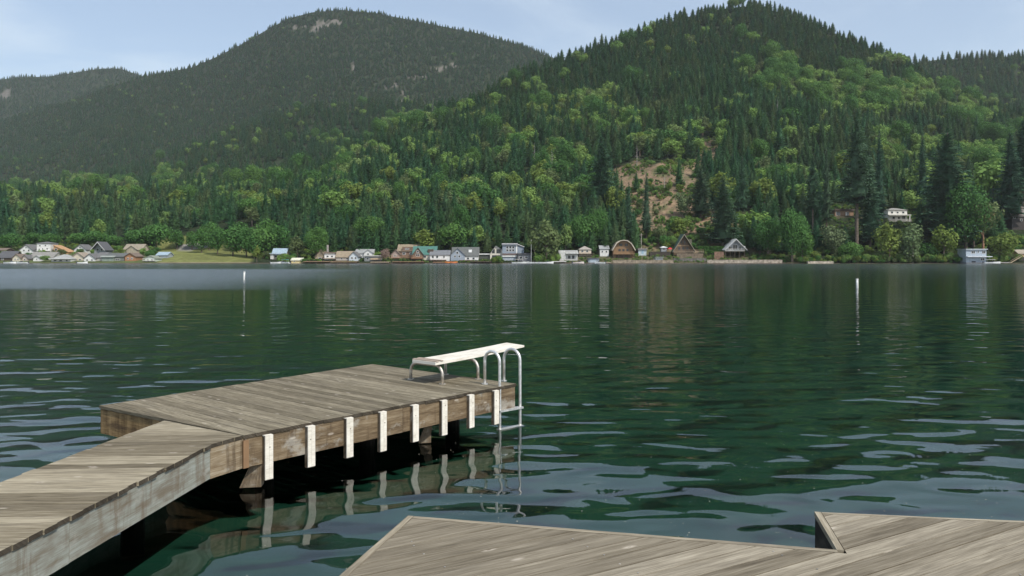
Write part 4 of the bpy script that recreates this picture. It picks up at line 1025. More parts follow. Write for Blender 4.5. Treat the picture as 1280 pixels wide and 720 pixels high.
    for (a, b, gye, gyt, gf, gb, gc, grc) in gables:
        m_ = MB(); x_0, x_1, z_e, z_t = X(a), X(b), Z(gye), Z(gyt); xm = (x_0 + x_1) / 2; g_ = (z_t - z_e) / (xm - x_0); o = .3
        m_.extr([(x_0, -3), (x_1, -3), (x_1, z_e), (xm, z_t - .03), (x_0, z_e)], 'y', gf, gb); m_.build('front_gable', pm(gc), t)
        m_ = MB(); m_.extr([(x_0 - o, z_e - o * g_), (xm, z_t), (x_1 + o, z_e - o * g_), (x_1 + o, z_e - o * g_ + .2), (xm, z_t + .26), (x_0 - o, z_e - o * g_ + .2)], 'y', gf - .4, gb); m_.build('front_gable_roof', rm(grc), t)
    if deck:
        a, b, yd, dep, c, rail = deck; m_ = MB(); zz = Z(yd); m_.box(X(a), X(b), -dep, -.02, zz - .22, zz); m_.build('deck', pm(c), t)
        pf = MB(); n = max(2, int((X(b) - X(a)) / 2.2) + 1)
        for j in range(n):
            xx = X(a) + .1 + (X(b) - X(a) - .2) * j / (n - 1); pf.box(xx - .09, xx + .09, -dep + .05, -dep + .23, zz - 5, zz - .225)
        pf.build('deck_posts', pm(DBROWN), t)
        if rail:
            m_ = MB(); m_.box(X(a), X(b), -dep, -dep + .07, zz + .9, zz + 1.0); m_.box(X(a), X(b), -dep, -dep + .06, zz + .12, zz + .2)
            nb = int((X(b) - X(a)) / .3)
            for j in range(nb + 1):
                xx = X(a) + (X(b) - X(a) - .05) * j / nb; m_.box(xx, xx + .05, -dep + .01, -dep + .05, zz + .2, zz + .9)
            m_.build('railing', pm(rail), t)
    if stilts:
        m_ = MB()
        for a in np.linspace(-h + .2, h - .2, stilts):
            for b in (.2, d - .2): m_.box(a - .12, a + .12, b - .12, b + .12, -5, -.01)
        m_.build('stilts', pm(DBROWN), t)
    return t
Yb = 408.0
# left village, back row
house('house', -4, 7, 317, 313, 310.5, 'gable_side', DBROWN, R_BROWN, 'small dark house with brown roof at the left edge behind the front row', Yb, 7)
house('house', 24, 41, 317, 312.5, 306, 'gable_front', WHITE, R_GREY, 'white gabled house with grey roof, leftmost white house of the back row', Yb, 8, win=[(30, 313, 2.4, 2.2), (36, 313, 2.4, 2.2), (32.5, 309.5, 2, 1.6)])
house('house', 46, 63, 317.5, 304, 302, 'hip', WHITE, R_GREY, 'white three storey house with a low grey hipped roof', Yb, 7, win=[(50, 307, 2.2, 2), (57, 307, 2.2, 2), (53.5, 311, 1.8, 2), (59, 311, 2.2, 2), (49, 311.5, 2, 2), (51, 315, 3, 2), (58, 315, 3, 2)], boxes=[('balcony', 47, 63, 313.2, 313.8, -1.6, -.01, (.6, .58, .54))])
house('house', 67, 85, 316, 315, 307, 'shed_left', ORANGE, (0.40, 0.23, 0.11), 'orange timber house with a long sloping roof', Yb, 7, win=[(70, 312, 3, 3)])
house('house', 92.5, 108, 316, 312, 306, 'gable_front', WHITE, R_GREY, 'white gabled house with a wide arched front, middle of the back row', Yb, 8, win=[(97, 312, 3, 2.4), (103, 312, 3, 2.4), (100, 309, 3, 1.5)])
house('house', 115.5, 131, 317, 312, 303, 'aframe', GREY, R_DARK, 'steep dark grey A-frame cottage with pale barge boards', Yb, 8, win=[(121, 312, 3, 3), (126, 312, 3, 3), (123.5, 308, 2, 2)], trim=(.55, .55, .53), over=.5)
house('house', 154, 177, 318, 312.5, 305.5, 'gable_side', (0.36, .31, .23), (0.25, .215, .16), 'large house with a broad tan roof at the right end of the village', Yb, 9, win=[(160, 315, 3, 2), (170, 315, 3, 2)], gables=[(159, 172, 312, 307.4, -.9, 4, (.36, .31, .23), (.25, .215, .16))])
# left village, front row
house('cottage', -3, 17, 326.5, 322, 314.5, 'gable_side', DBROWN, R_DARK, 'low dark house with a large dark grey roof at the left edge of the shore', None, 8, win=[(3, 324, 3, 2)])
house('cottage', 15.5, 26, 327, 322.5, 318, 'gable_front', CREAM, R_BROWN, 'small beige gabled cottage beside the low dark house', YS + 10, 7, win=[(19, 324, 2, 2), (22.5, 324, 2, 2)])
house('cottage', 27, 35, 327, 323, 319, 'gable_front', (.5, .42, .36), R_GREY, 'small pinkish cottage between the beige and the white gabled cottages', YS + 11, 7, win=[(31, 324.5, 2.4, 2)])
house('cottage', 36, 66, 326.5, 322, 315.5, 'gable_side', (.42, .40, .35), (.22, .21, .19), 'long low cottage under a wide brown grey roof', YS + 15, 9, win=[(53, 324, 3, 2), (60, 324, 3, 2)])
house('cottage', 41.5, 50.5, 326.8, 322.5, 319.5, 'gable_front', WHITE, R_LIGHT, 'tiny white gabled cottage in front of the long grey roof', YS + 9, 5, win=[(46, 324, 2, 1.8)])
house('cottage', 64, 88, 328, 323.5, 318, 'hip', (.70, .69, .66), R_LIGHT, 'low bright white cottage with pale grey roof close to the water', YS + 7, 8, win=[(69, 325.6, 4, 2), (76, 325.6, 4, 2), (83.5, 325.6, 3, 2)], boxes=[('porch_roof', 64, 90, 322.6, 323.6, -2.2, -.4, (.62, .62, .60))])
house('cottage', 88.5, 106, 327, 322, 316, 'gable_front', (.52, .46, .36), (.27, .22, .17), 'cream and brown gabled cottage right of the bright white one', YS + 12, 7, win=[(93, 324.5, 3, 2), (100, 324.5, 3, 2)])
house('cottage', 105, 119, 327.2, 323, 317.5, 'gable_front', WHITE, R_GREY, 'white gable fronted cottage beside a long grey roof', YS + 9, 9, win=[(109, 325, 3, 2), (115, 325, 3, 2)])
house('cottage', 119.5, 130, 326.5, 322, 316, 'gable_side', (.40, .38, .34), R_GREY, 'cottage with steep plain grey roof right of the white gable', YS + 10, 9)
house('cottage', 128.5, 155, 327, 321, 317, 'gable_side', (.14, .15, .13), (.10, .105, .10), 'dark green low house with a curved pale porch', YS + 10, 9, win=[(147, 324.4, 6, 2.2)], boxes=[('porch', 129, 143, 321.6, 327, -1.2, -.01, (.22, .26, .22)), ('porch_roof', 128, 144, 319.6, 321.4, -1.8, .4, (.40, .43, .40))])
house('cottage', 156, 169.5, 327, 320.5, 316.5, 'gable_front', (.32, .16, .08), R_BROWN, 'reddish brown gabled cottage on the shore', YS + 10, 8, win=[(160, 323, 2.4, 2.4), (165, 323, 2.4, 2.4)])
house('cottage', 181, 194, 327.4, 323, 320, 'gable_front', (.50, .55, .47), SAGE, 'small pale green cottage under the round tree', YS + 8, 7, win=[(185, 325, 2.5, 2.5), (190, 325, 2.5, 2.5)], deck=(180, 195, 325.6, 1.8, (.5, .48, .44), (.6, .6, .56)))
house('boathouse', 195.5, 209, 322, 319, 315.5, 'gable_side', (.30, .33, .36), R_BLUE, 'blue grey roofed shed at the left end of the meadow', YS + 28, 7, win=[(200, 320.5, 2.4, 1.6)], cat='shed')
# by the light blue roof
house('cottage', 340, 357, 324, 318, 311, 'gable_side', (.48, .40, .29), R_BLUE, 'tan cottage with a pale blue metal roof among trees', YS + 16, 7, win=[(345, 320.5, 3, 3), (352, 320.5, 3, 3)], boxes=[('porch', 339, 343, 317.4, 324, -1.4, -.01, (.62, .60, .55)), ('porch_roof', 338, 359, 316.6, 317.3, -2.0, -.36, (.40, .47, .52))])
house('boathouse', 364, 377, 328.2, 325.3, 323, 'gable_side', (.62, .50, .25), (.60, .58, .46), 'small yellow boathouse with a pale cream roof on the water', YS + 1, 5, win=[(368, 326.7, 2, 1.4)], cat='boathouse')
house('cabin', 394, 407, 325, 321, 312.5, 'gable_front', TAN, R_TAN, 'tan wooden cabin with a steep gable, leftmost of the central row', YS + 14, 8, win=[(400, 322.6, 4, 2)], deck=(386, 416, 325, 4, BROWN, None))
house('cottage', 405.5, 419, 325, 316.6, 315, 'flat', WHITE, R_BROWN, 'white cottage with a brown flat roof and a stone chimney', YS + 10, 7, win=[(409.5, 320.5, 3, 2.4), (415, 320.5, 3, 2.4)], chim=(407.5, 2.2, 306, (.30, .27, .24)), deck=(405, 421, 322.7, 2.2, TAN, None))
house('boathouse', 420, 441, 325.5, 321.2, 314.5, 'gable_side', (.42, .37, .31), R_TAN, 'boathouse with a broad tan roof', YS + 8, 7, win=[(427, 323.4, 3, 2), (434, 323.4, 3, 2)], deck=(418, 444, 326, 3, BROWN, None))
house('cottage', 436.5, 447.5, 325.5, 320.5, 315, 'gable_front', (.50, .55, .58), R_GREY, 'pale blue grey gabled cottage right of the tan boathouse', YS + 7, 8, win=[(440, 322.5, 2.6, 2.6), (444.5, 322.5, 2.6, 2.6)])
house('house', 444, 466, 324, 316.5, 312, 'gable_side', WHITE, (.27, .275, .27), 'white two storey house with a grey roof behind the grey dock house', YS + 15, 8, win=[(449, 319, 3, 2.2), (460.5, 317.6, 2.6, 2.2, -.8)], gables=[(455.5, 465.8, 315.8, 312.4, -.8, 3.6, WHITE, (.27, .275, .27))])
house('boathouse', 455.5, 475.5, 327, 320.3, 319.2, 'flat', (.20, .21, .21), (.44, .44, .41), 'low dark grey dock house with a pale flat roof', YS + 6, 6, win=[(459.5, 323.4, 3.4, 3)], boxes=[('deck_wall', 464, 476, 322.6, 324.6, -2.4, -.02, TAN)], cat='boathouse')
house('chalet', 497, 523, 324, 314, 306, 'gable_side', (.20, .13, .09), R_TAN, 'dark brown chalet with a tan roof and a long timber balcony', YS + 16, 9, win=[(505, 317, 4, 3), (514, 317, 4, 3), (509, 311.2, 5, 2, -.4)], boxes=[('dormer', 503, 516, 308.6, 313.6, -.38, 4, (.18, .115, .08))], deck=(488, 528, 322.2, 4.5, (.28, .16, .09), (.34, .19, .10)), trim=(.26, .2, .14))
house('cabin', 489, 500, 323, 318, 312.5, 'gable_front', (.34, .26, .22), R_BROWN, 'small brown cabin tucked against the left of the chalet', YS + 13, 7, win=[(494, 319.8, 4, 2)])
house('house', 516, 545, 326, 318, 308.3, 'gable_side', (.55, .50, .40), R_TEAL, 'house with a steep bright teal roof and a dormer', YS + 9, 9, win=[(531, 321, 4, 3), (539, 321, 4, 3), (522.5, 319, 5, 3.4, -.9), (522.5, 314.6, 3, 2.6, -.9)], boxes=[('dormer', 534.5, 541.5, 311.5, 316.5, .6, 4.2, DBROWN)], gables=[(516, 529.5, 318, 309.6, -.9, 3.6, (.13, .09, .06), (.09, .16, .14))], deck=(515, 529, 322.4, 3.4, (.36, .18, .09), (.40, .22, .12)))
house('cottage', 537.5, 562, 325.5, 318.6, 313.4, 'gable_side', WHITE, (.15, .155, .165), 'white cottage with a grey roof and three windows, right of the teal roof', YS + 7, 8, win=[(541, 321, 3, 3.4), (546.5, 321, 3, 3.4), (555, 321, 2.4, 3)], deck=(537, 558, 324.6, 2.6, BROWN, None))
house('house', 565, 598, 327, 319.6, 309.5, 'gable_side', WHITE, (.10, .102, .108), 'grey roofed house with a skylight and white lower walls', YS + 9, 9, win=[(585, 323, 3, 3), (592, 323, 3, 3), (569, 320.5, 2.4, 3, -1.5), (574.5, 320.5, 2.4, 3, -1.5), (572, 316, 3, 3, -1.5)], boxes=[('skylight', 585.5, 589.5, 312, 315.4, 1.6, 3.2, (.78, .78, .76)), ('terrace', 574, 592, 325, 325.7, -3, -1.7, BROWN)], gables=[(563.5, 581, 318.5, 310.5, -1.5, 3.5, (.27, .31, .36), (.13, .135, .145))])
house('carport', 596, 613, 328, 318.2, 317, 'flat', (.07, .075, .06), (.70, .70, .66), 'open carport with a thin white flat roof between two grey houses', YS + 12, 6, cat='carport')
th_ = house('house', 628, 646.5, 328, 306.4, 304.6, 'flat', BLUEG, (.22, .23, .25), 'large modern blue grey house with a tall central window tower', YS + 10, 9, win=[(634.2, 309.2, 3.2, 3.4), (637.9, 309.2, 3.2, 3.4), (641.6, 309.2, 3.2, 3.4), (634.2, 312.8, 3.2, 3.0), (637.9, 312.8, 3.2, 3.0), (641.6, 312.8, 3.2, 3.0)], boxes=[('corner_board', 644.9, 646.6, 305, 328, -.12, -.01, (.74, .73, .70)), ('balcony_roof', 628, 646, 316.8, 318.6, -1.6, -.02, (.13, .09, .08)), ('balcony', 628, 646, 319.4, 321, -2.4, -.02, (.70, .69, .66)), ('garage_front', 628.6, 645, 321.6, 328.4, -2.0, -.02, (.36, .40, .44)), ('cornice', 627.5, 647, 304.2, 305.2, -.45, -.37, (.74, .73, .70))])
def wing(parent_px, x0, x1, yb, ye_l, ye_r, dd, yoff, c, rc, trimc, nm):
    k = (YS + 10) / F; zb = 0.0; X = lambda px: (px - (628 + 646.5) / 2) * k; Z = lambda py: (328 - py) * k
    m_ = MB(); m_.extr([(X(x0), -3), (X(x1), -3), (X(x1), Z(ye_r)), (X(x0), Z(ye_l))], 'y', yoff, yoff + dd); m_.build(nm, pm(c), th_)
    m_ = MB(); s = .25; m_.extr([(X(x0) - s, Z(ye_l) + .02 - s * (Z(ye_r) - Z(ye_l)) / (X(x1) - X(x0))), (X(x1), Z(ye_r) + .02), (X(x1), Z(ye_r) + .30), (X(x0) - s, Z(ye_l) + .30 - s * (Z(ye_r) - Z(ye_l)) / (X(x1) - X(x0)))] if ye_l > ye_r else [(X(x0), Z(ye_l) + .02), (X(x1) + s, Z(ye_r) + .02), (X(x1) + s, Z(ye_r) + .3), (X(x0), Z(ye_l) + .3)], 'y', yoff - .5, yoff + dd); m_.build(nm + '_roof', rm(rc), th_)
wing(0, 612.5, 619.6, 328, 317.5, 308.0, 8, 1.2, (.62, .57, .48), (.28, .285, .28), 0, 'gable_wing'); wing(0, 619.7, 627.9, 328, 308.0, 313.0, 8, 1.2, (.62, .57, .48), (.28, .285, .28), 0, 'gable_wing')
wing(0, 646.7, 655, 320, 305.6, 309.0, 8, 1.0, BLUEG, (.70, .69, .66), 0, 'side_wing')
k_ = (YS + 10) / F; m_ = MB()
for (a, b, c, d_) in ((615, 618.5, 311.5, 316.5), (620.5, 626, 311.5, 316.5), (615, 626, 319, 323.5)): m_.box((a - 637.25) * k_, (b - 637.25) * k_, 1.1, 1.19, (328 - d_) * k_, (328 - c) * k_)
m_.build('wing_glazing', M_GLASS, th_)
house('boathouse', 647, 664.5, 327, 318, 316.4, 'flat', (.17, .17, .18), R_DARK, 'low dark boathouse with a dark flat roof beside the big modern house', YS + 6, 6, win=[(651, 322, 4, 2.6), (658, 322, 4, 2.6)], cat='boathouse')
house('cottage', 699.5, 722, 326, 317.5, 313.5, 'gable_side', (.47, .47, .45), R_LIGHT, 'pale grey cottage with a low roof and a dark glazed porch', YS + 8, 7, win=[(711.5, 321.4, 4, 5), (716.5, 321.4, 4, 5), (703, 317.5, 2.4, 1.8)], boxes=[('gable_end', 699.3, 707, 313, 326, -.9, -.02, (.52, .52, .50)), ('porch_roof', 707.2, 723, 315.8, 317, -1.6, -.38, (.62, .62, .59))])
house('cabin', 724, 739, 318, 311.6, 307.2, 'hip', (.55, .46, .36), (.33, .30, .27), 'small cream and brown cabin up the bank right of the pale grey cottage', YS + 18, 7, win=[(728, 314, 3, 2.4), (734, 314, 3, 2.4)], deck=(724, 741, 317, 2, DBROWN, None))
house('boathouse', 735.5, 749, 329, 323.2, 322.2, 'flat', (.28, .32, .36), R_DARK, 'boathouse with a blue grey door at the water', YS + 3, 5, boxes=[('garage_door', 737.5, 745.5, 324, 329, -.1, -.01, (.36, .42, .48))], cat='boathouse')
house('shed', 750, 761, 318, 311, 307.3, 'gable_side', WHITE, (.30, .31, .31), 'small white shed with a grey roof left of the round roofed brown house', YS + 18, 6, win=[(753, 314.5, 2.2, 2.6), (758, 314.5, 2.2, 2.6)], cat='shed')
house('house', 767, 792, 322, 312.5, 300.5, 'gambrel', (.21, .125, .06), (.34, .29, .22), 'brown wooden house with a barrel shaped gambrel roof edged in pale board', YS + 14, 10, win=[(774.6, 312.6, 3.0, 3.0), (779.4, 312.6, 3.0, 3.0), (784.4, 312.6, 3.0, 3.0), (776, 306, 4, 3.4), (783, 306, 4, 3.4)], wf=(.10, .065, .04), trim=(.52, .45, .36), boxes=[('band', 767.6, 791.4, 317.3, 317.9, -.1, .28, (.30, .19, .10)), ('garage_front', 770, 788, 319, 323.5, .02, .28, DBROWN)], deck=(766, 793, 317.2, 1.2, (.26, .155, .08), (.33, .2, .1)))
house('shed', 798, 808, 317, 312, 310.6, 'flat', (.45, .52, .56), (.22, .2, .2), 'small pale blue shed under the utility pole', YS + 20, 4, boxes=[('door', 802, 804.5, 312.6, 317, -.06, -.004, (.28, .42, .52))], cat='shed')
house('boathouse', 819.5, 828.5, 328, 322.4, 320.9, 'flat', (.60, .60, .58), (.16, .18, .16), 'small white boathouse with a dark flat roof on the shore', YS + 4, 5, cat='boathouse')
house('house', 843, 866.5, 315, 311.5, 293.5, 'aframe', (.13, .085, .05), R_GREEN, 'brown A-frame house with a steep dark green roof above a terraced wall', YS + 20, 10, win=[(849.5, 311, 3.4, 4.4), (854.5, 311, 3.4, 4.4), (859.6, 311, 3.4, 4.4), (852, 302.5, 2.6, 4), (856.4, 302.5, 2.6, 4)], wf=(.16, .11, .07), trim=(.26, .22, .16), over=.9, boxes=[('band', 847.5, 862, 306.6, 307.4, .78, .89, (.40, .27, .15)), ('side_dormer', 862, 866.6, 299, 306, 3.0, 7.0, (.10, .09, .06))], deck=(840, 878, 314.8, 3.2, (.30, .24, .17), (.28, .2, .13)))
house('gazebo', 826.5, 833.5, 316, 309.2, 307.6, 'hip', (.22, .23, .24), (.62, .62, .60), 'small grey gazebo with a pale roof beside the red umbrella', YS + 19, 3, win=[(830, 311.4, 4.6, 3)], cat='gazebo')
house('cabin', 908, 931, 313.5, 310.8, 299.5, 'aframe', (.30, .315, .35), (.50, .505, .50), 'grey cabin with a pale steep roof standing on dark stilts', YS + 14, 8, win=[(913.4, 310, 4, 4.6), (919.5, 309, 6, 6.4), (925.6, 310, 4, 4.6)], trim=(.42, .42, .41), over=.8, deck=(905, 929, 313.4, 2.2, (.42, .40, .36), (.48, .46, .42)), stilts=4, boxes=[('side_annex', 929, 934, 307.5, 313, 3, 7, (.60, .58, .54))])
house('house', 1043.5, 1067, 278, 263.5, 261.2, 'flat', (.27, .16, .09), DBROWN, 'brown timber house with a railed deck half hidden by tall firs on the slope', None or 424, 8, win=[(1047.5, 267, 5, 4.4), (1059, 267, 4, 4)], deck=(1042, 1083, 273.6, 3.4, (.42, .34, .23), (.40, .31, .2)), boxes=[('white_panel', 1056.8, 1058.6, 265, 274, -.16, -.02, (.6, .56, .5))])
house('house', 1110, 1134, 278, 262.5, 259.5, 'hip', (.70, .68, .62), (.25, .235, .21), 'white two storey house with a wide porch high among the firs', 420, 9, win=[(1115, 265.6, 3, 2.8), (1122, 265.6, 2.6, 2.4), (1129, 265.6, 3, 2.6), (1117, 272.4, 3.4, 3.4), (1123.5, 272.6, 3, 3), (1129.6, 272, 4, 4)], boxes=[('porch_roof', 1109, 1136.5, 268.4, 269.5, -2.2, -.02, (.60, .58, .53)), ('porch_post', 1134.4, 1135.4, 269.6, 278, -2.1, -1.8, (.7, .68, .63))], deck=(1109, 1137, 276.4, 2.4, (.58, .55, .49), (.6, .57, .5)))
house('houseboat', 1207.5, 1233, 328.8, 312.2, 311, 'flat', (.33, .38, .43), (.42, .45, .47), 'grey blue two storey houseboat with big upper windows moored at the shore', YS - 3, 7, win=[(1216.4, 315.2, 5, 3.6), (1222.8, 314.8, 1.8, 2.6), (1229.6, 315.2, 4.6, 3.6), (1228, 324, 5, 3.4)], boxes=[('balcony', 1207, 1238, 320.3, 321.2, -1.6, -.02, (.62, .64, .66)), ('boat_bay', 1214.5, 1219.5, 326.4, 328.8, -.08, -.01, (.02, .02, .022)), ('hull', 1206, 1236, 328.0, 329.6, -1.2, 7, (.14, .15, .16))], cat='houseboat')
house('house', 1265, 1296, 284, 270, 258, 'gable_side', (.055, .045, .04), (.19, .17, .15), 'very dark house with a grey brown roof on the slope at the right edge', 416, 9, win=[(1268, 266.5 + 5, 3, 3), (1276.6, 275, 2.4, 3)])
house('boathouse', 1273, 1292, 327.5, 317, 312.6, 'gable_side', (.42, .28, .16), (.30, .26, .2), 'tan boathouse above a dark opening at the right edge of the shore', YS + 6, 6, boxes=[('dark_opening', 1270, 1290, 321.4, 327.5, -.6, -.02, (.03, .025, .02))], cat='boathouse')

# ---- docks at the far shore
def far_dock(x0, x1, yt, Y0, dep, label, c=BROWN, rail=False):
    k = Y0 / F; zt = H + (HY - yt) * k; a, b = (x0 - CXP) * k, (x1 - CXP) * k
    t = thing('boat_dock', label, 'dock', ((a + b) / 2, Y0, 0), 0, 'small docks at the far shore'); h = (b - a) / 2
    m_ = MB(); n = max(3, int(2 * h / .5))
    for j in range(n): m_.box(-h + 2 * h * j / n, -h + 2 * h * (j + 1) / n - .03, 0, dep, zt - .16, zt)
    m_.box(-h, h, -.08, -.005, zt - .32, zt - .02); m_.build('decking', pm(c), t)
    for j in range(max(2, int(2 * h / 3) + 1)):
        m_ = MB(); xx = -h + .2 + (2 * h - .4) * j / max(1, int(2 * h / 3)); m_.tube([(xx, .3, -2), (xx, .3, zt + (.5 if j % 2 else -.2))], .12, 7); m_.build('post', pm(DBROWN), t)
far_dock(379, 412, 326.6, YS - 2, 8, 'brown plank dock left of the white cottage with the chimney', (.24, .15, .09))
far_dock(413, 446, 327, YS - 2, 8, 'brown plank dock in front of the tan roofed boathouse', (.26, .18, .11))
far_dock(463, 486, 327.2, YS - 2, 7, 'tan dock before the grey dock house', TAN)
far_dock(490, 530, 326.8, YS - 1, 8, 'brown dock before the chalet', (.22, .13, .08))
far_dock(541, 563, 327.4, YS - 2, 8, 'reddish brown dock before the white cottage with three windows', (.30, .17, .10))
far_dock(588, 614, 326.8, YS - 2, 9, 'dark dock below the thin white carport roof', DBROWN)
far_dock(643, 668, 327.6, YS - 4, 6, 'pale grey dock beside the dark boathouse', (.42, .40, .37))
far_dock(690, 708, 326.6, YS - 3, 8, 'pale dock in front of the pale grey cottage', (.55, .53, .49))
far_dock(748, 764, 327.8, YS - 2, 7, 'low dock right of the boathouse with the blue grey door', (.36, .30, .23))
far_dock(1236, 1262, 327.8, YS - 3, 6, 'grey dock right of the houseboat', (.36, .34, .31))
# ---- boats
def boat(px, py, L_, label, c=(.74, .74, .72), canopy=None, rz=0.0, Y=None):
    Y = Y or YS - 6; x = (px - CXP) / F * Y; t = thing('motor_boat', label, 'boat', (x, Y, 0), rz, 'boats at the far shore')
    m_ = MB(); n = 9; rings = []
    for i in range(n):
        s = i / (n - 1); w_ = .95 * (1 - max(0, s - .45) ** 2 * 2.9); w_ = max(w_, .04); sh = .62 + .28 * s * s; xx = (s - .5) * L_
        rings.append(m_.add([(xx, -w_, sh), (xx, -w_ * .8, .1), (xx, 0, -.25 + .2 * s * s), (xx, w_ * .8, .1), (xx, w_, sh), (xx, w_ * .8, sh - .08), (xx, -w_ * .8, sh - .08)]))
    for a, b in zip(rings[:-1], rings[1:]):
        for j in range(7): m_.face((a + j, a + (j + 1) % 7, b + (j + 1) % 7, b + j))
    m_.face([rings[0] + j for j in range(7)]); m_.face([rings[-1] + 6 - j for j in range(7)]); m_.build('hull', pm(c), t)
    m_ = MB(); m_.extr([(.3, .72), (.95, .74), (.5, 1.25), (.25, 1.25)], 'y', -.7, .7); m_.build('windshield', M_GLASS, t)
    m_ = MB(); m_.box(-L_ / 2 - .45, -L_ / 2 + .02, -.22, .22, .25, 1.0); m_.build('engine', pm((.06, .06, .07)), t)
    if canopy:
        m_ = MB(); m_.extr([(-L_ * .36, 1.75), (L_ * .12, 1.8), (L_ * .16, 1.72), (L_ * .12, 1.9), (-L_ * .34, 1.9)], 'y', -.9, .9); m_.build('canopy', pm(canopy), t)
        m_ = MB()
        for xx in (-L_ * .33, L_ * .1):
            for yy in (-.82, .82): m_.tube([(xx, yy, .6), (xx, yy, 1.76)], .03, 5)
        m_.build('canopy_poles', M_ALU, t)
boat(13, 328, 5.2, 'white boat moored at the far left of the shore'); boat(28, 329, 5.0, 'white boat second from the left at the shore', rz=PI)
boat(103, 328, 4.2, 'small white boat before the white gable fronted cottage', rz=.6); boat(347, 327, 6, 'white boat below the pale blue roof', rz=.2); boat(355, 327, 5.5, 'pale boat with teal canopy right of another below the pale blue roof', canopy=(.10, .32, .30), rz=2.9)
boat(651, 327.5, 8, 'white motor boat with a cream canopy beside the dark boathouse', canopy=(.6, .55, .46)); boat(664, 328, 7.2, 'long white motor boat right of the canopied one below the flagpole', rz=PI)
boat(683, 328, 6.5, 'white boat under the overhanging olive tree', rz=.1); boat(723, 328, 5.4, 'pale pinkish covered boat between the pale grey cottage and the blue grey door', c=(.6, .52, .48), rz=.3)
boat(750, 329, 4.6, 'small white boat right of the blue grey door', rz=PI); boat(1240, 328.5, 7.5, 'white motor boat with a pale canopy right of the houseboat', canopy=(.62, .60, .55), Y=YS - 8)
for px, col, lab in ((561, (.62, .20, .04), 'orange kayak rack boat left before the white walled grey house'), (567, (.60, .17, .05), 'orange kayak right before the blue grey gable')):
    Y = YS - 3; t = thing('kayak', lab.replace(' rack boat left', ' left'), 'kayak', ((px - CXP) / F * Y, Y, .45), .1, 'orange kayaks'); m_ = MB()
    m_.tube([(-2.0, 0, .25), (-1.5, 0, .1), (0, 0, 0), (1.5, 0, .1), (2.0, 0, .25)], [.05, .25, .38, .25, .05], 10); m_.build('hull', pm(col), t, smooth=True)
    m_ = MB(); m_.tube([(-.45, 0, .30), (.45, 0, .30)], [.2, .2], 8); m_.build('cockpit', pm((.04, .04, .04)), t)
# ---- walls, poles, umbrella, hedge
def wallthing(x0, x1, yt, yb, Y, dep, c, label, name='retaining_wall', cat='wall', slope=None):
    k = Y / F; a, b = (x0 - CXP) * k, (x1 - CXP) * k; zt = H + (HY - yt) * k; zb = H + (HY - yb) * k
    m_ = MB(); n = max(1, int((b - a) / 4))
    for j in range(n): m_.box((b - a) * (j / n - .5), (b - a) * ((j + 1) / n - .5) - .03, 0, dep, zb - 1.2, zt + random.uniform(-.05, .05))
    m_.box((a - b) / 2 - .1, (b - a) / 2 + .1, -.06, dep + .05, zt + .055, zt + .2)
    o = m_.build(name, paint('masonry_%d' % int(c[0] * 1000), c, .9, .45, scale=.9), loc=((a + b) / 2, Y, 0)); tag(o, label, cat)
wallthing(884, 978, 325.2, 329, YS + 1.5, .7, (.34, .29, .23), 'long low concrete seawall below the cabin on stilts', 'seawall')
wallthing(846, 879, 317, 323, YS + 13, .8, (.17, .13, .09), 'upper stepped stone wall below the A-frame deck'); wallthing(842, 883, 323.2, 328.6, YS + 6, .8, (.15, .14, .125), 'lower stone wall with a boat bay below the A-frame')
wallthing(766, 842, 325.4, 329, YS + 1.5, .6, (.27, .22, .16), 'low stony seawall from the round roofed house to the A-frame', 'seawall')
wallthing(1010, 1042, 327, 329.4, YS - 2, 3, (.42, .36, .28), 'pale stone ledge at the waterline below the brown hillside house', 'stone_ledge', 'ledge')
wallthing(893, 905, 315, 324.5, YS + 9, .5, (.20, .12, .08), 'reddish brown earth wall left of the stilted cabin')
wallthing(812, 838, 315.2, 318.6, YS + 17, 2.5, (.05, .04, .03), 'dark timber terrace along the bank right of the utility pole', 'terrace', 'terrace')
for (px, yb_, yt_, Y, lab) in ((801.6, 312, 291.5, YS + 22, 'weathered utility pole beside the round roofed brown house'), (830.5, 246, 221, 0, 'thin grey utility pole on the bare earth bank')):
    Y = Y or hill.hit(px, yb_); k = Y / F; z0 = hill.z(px, Y); zt = H + (HY - yt_) * k
    t = thing('utility_pole', lab, 'pole', ((px - CXP) * k, Y, z0)); m_ = MB(); m_.tube([(0, 0, -1), (0, 0, zt - z0)], [.2, .14], 8); m_.build('pole', pm((.36, .32, .27)), t)
    m_ = MB(); m_.box(-.9, .9, -.08, .08, zt - z0 - .9, zt - z0 - .72); m_.build('crossarm', pm((.30, .26, .21)), t)
Y = YS + 3; k = Y / F; t = thing('flagpole', 'thin white flagpole right of the big modern house', 'flagpole', ((664 - CXP) * k, Y, 1)); zt = (HY - 300.5) * k + H - 1
m_ = MB(); m_.tube([(0, 0, -1), (0, 0, zt)], [.09, .06], 8); m_.build('pole', pm((.6, .6, .58)), t); m_ = MB(); m_.tube([(0, 0, zt), (0, 0, zt + .12), (0, 0, zt + .3)], [.1, .2, .05], 8); m_.build('finial', pm((.72, .68, .55)), t)
Y = YS + 18; k = Y / F; zb = H + (HY - 315.2) * k; t = thing('parasol', 'closed in red parasol on the terrace left of the A-frame'.replace('closed in ', 'bright '), 'parasol', ((837.4 - CXP) * k, Y, zb))
m_ = MB(); b = m_.add([(math.cos(i * PI / 4) * 1.35, math.sin(i * PI / 4) * 1.35, 1.5) for i in range(8)] + [(0, 0, 2.35)]); [m_.face((b + i, b + (i + 1) % 8, b + 8)) for i in range(8)]; m_.build('canopy', pm((.55, .035, .04)), t)
m_ = MB(); m_.tube([(0, 0, -.6), (0, 0, 2.4)], .04, 6); m_.build('pole', pm((.5, .48, .44)), t)
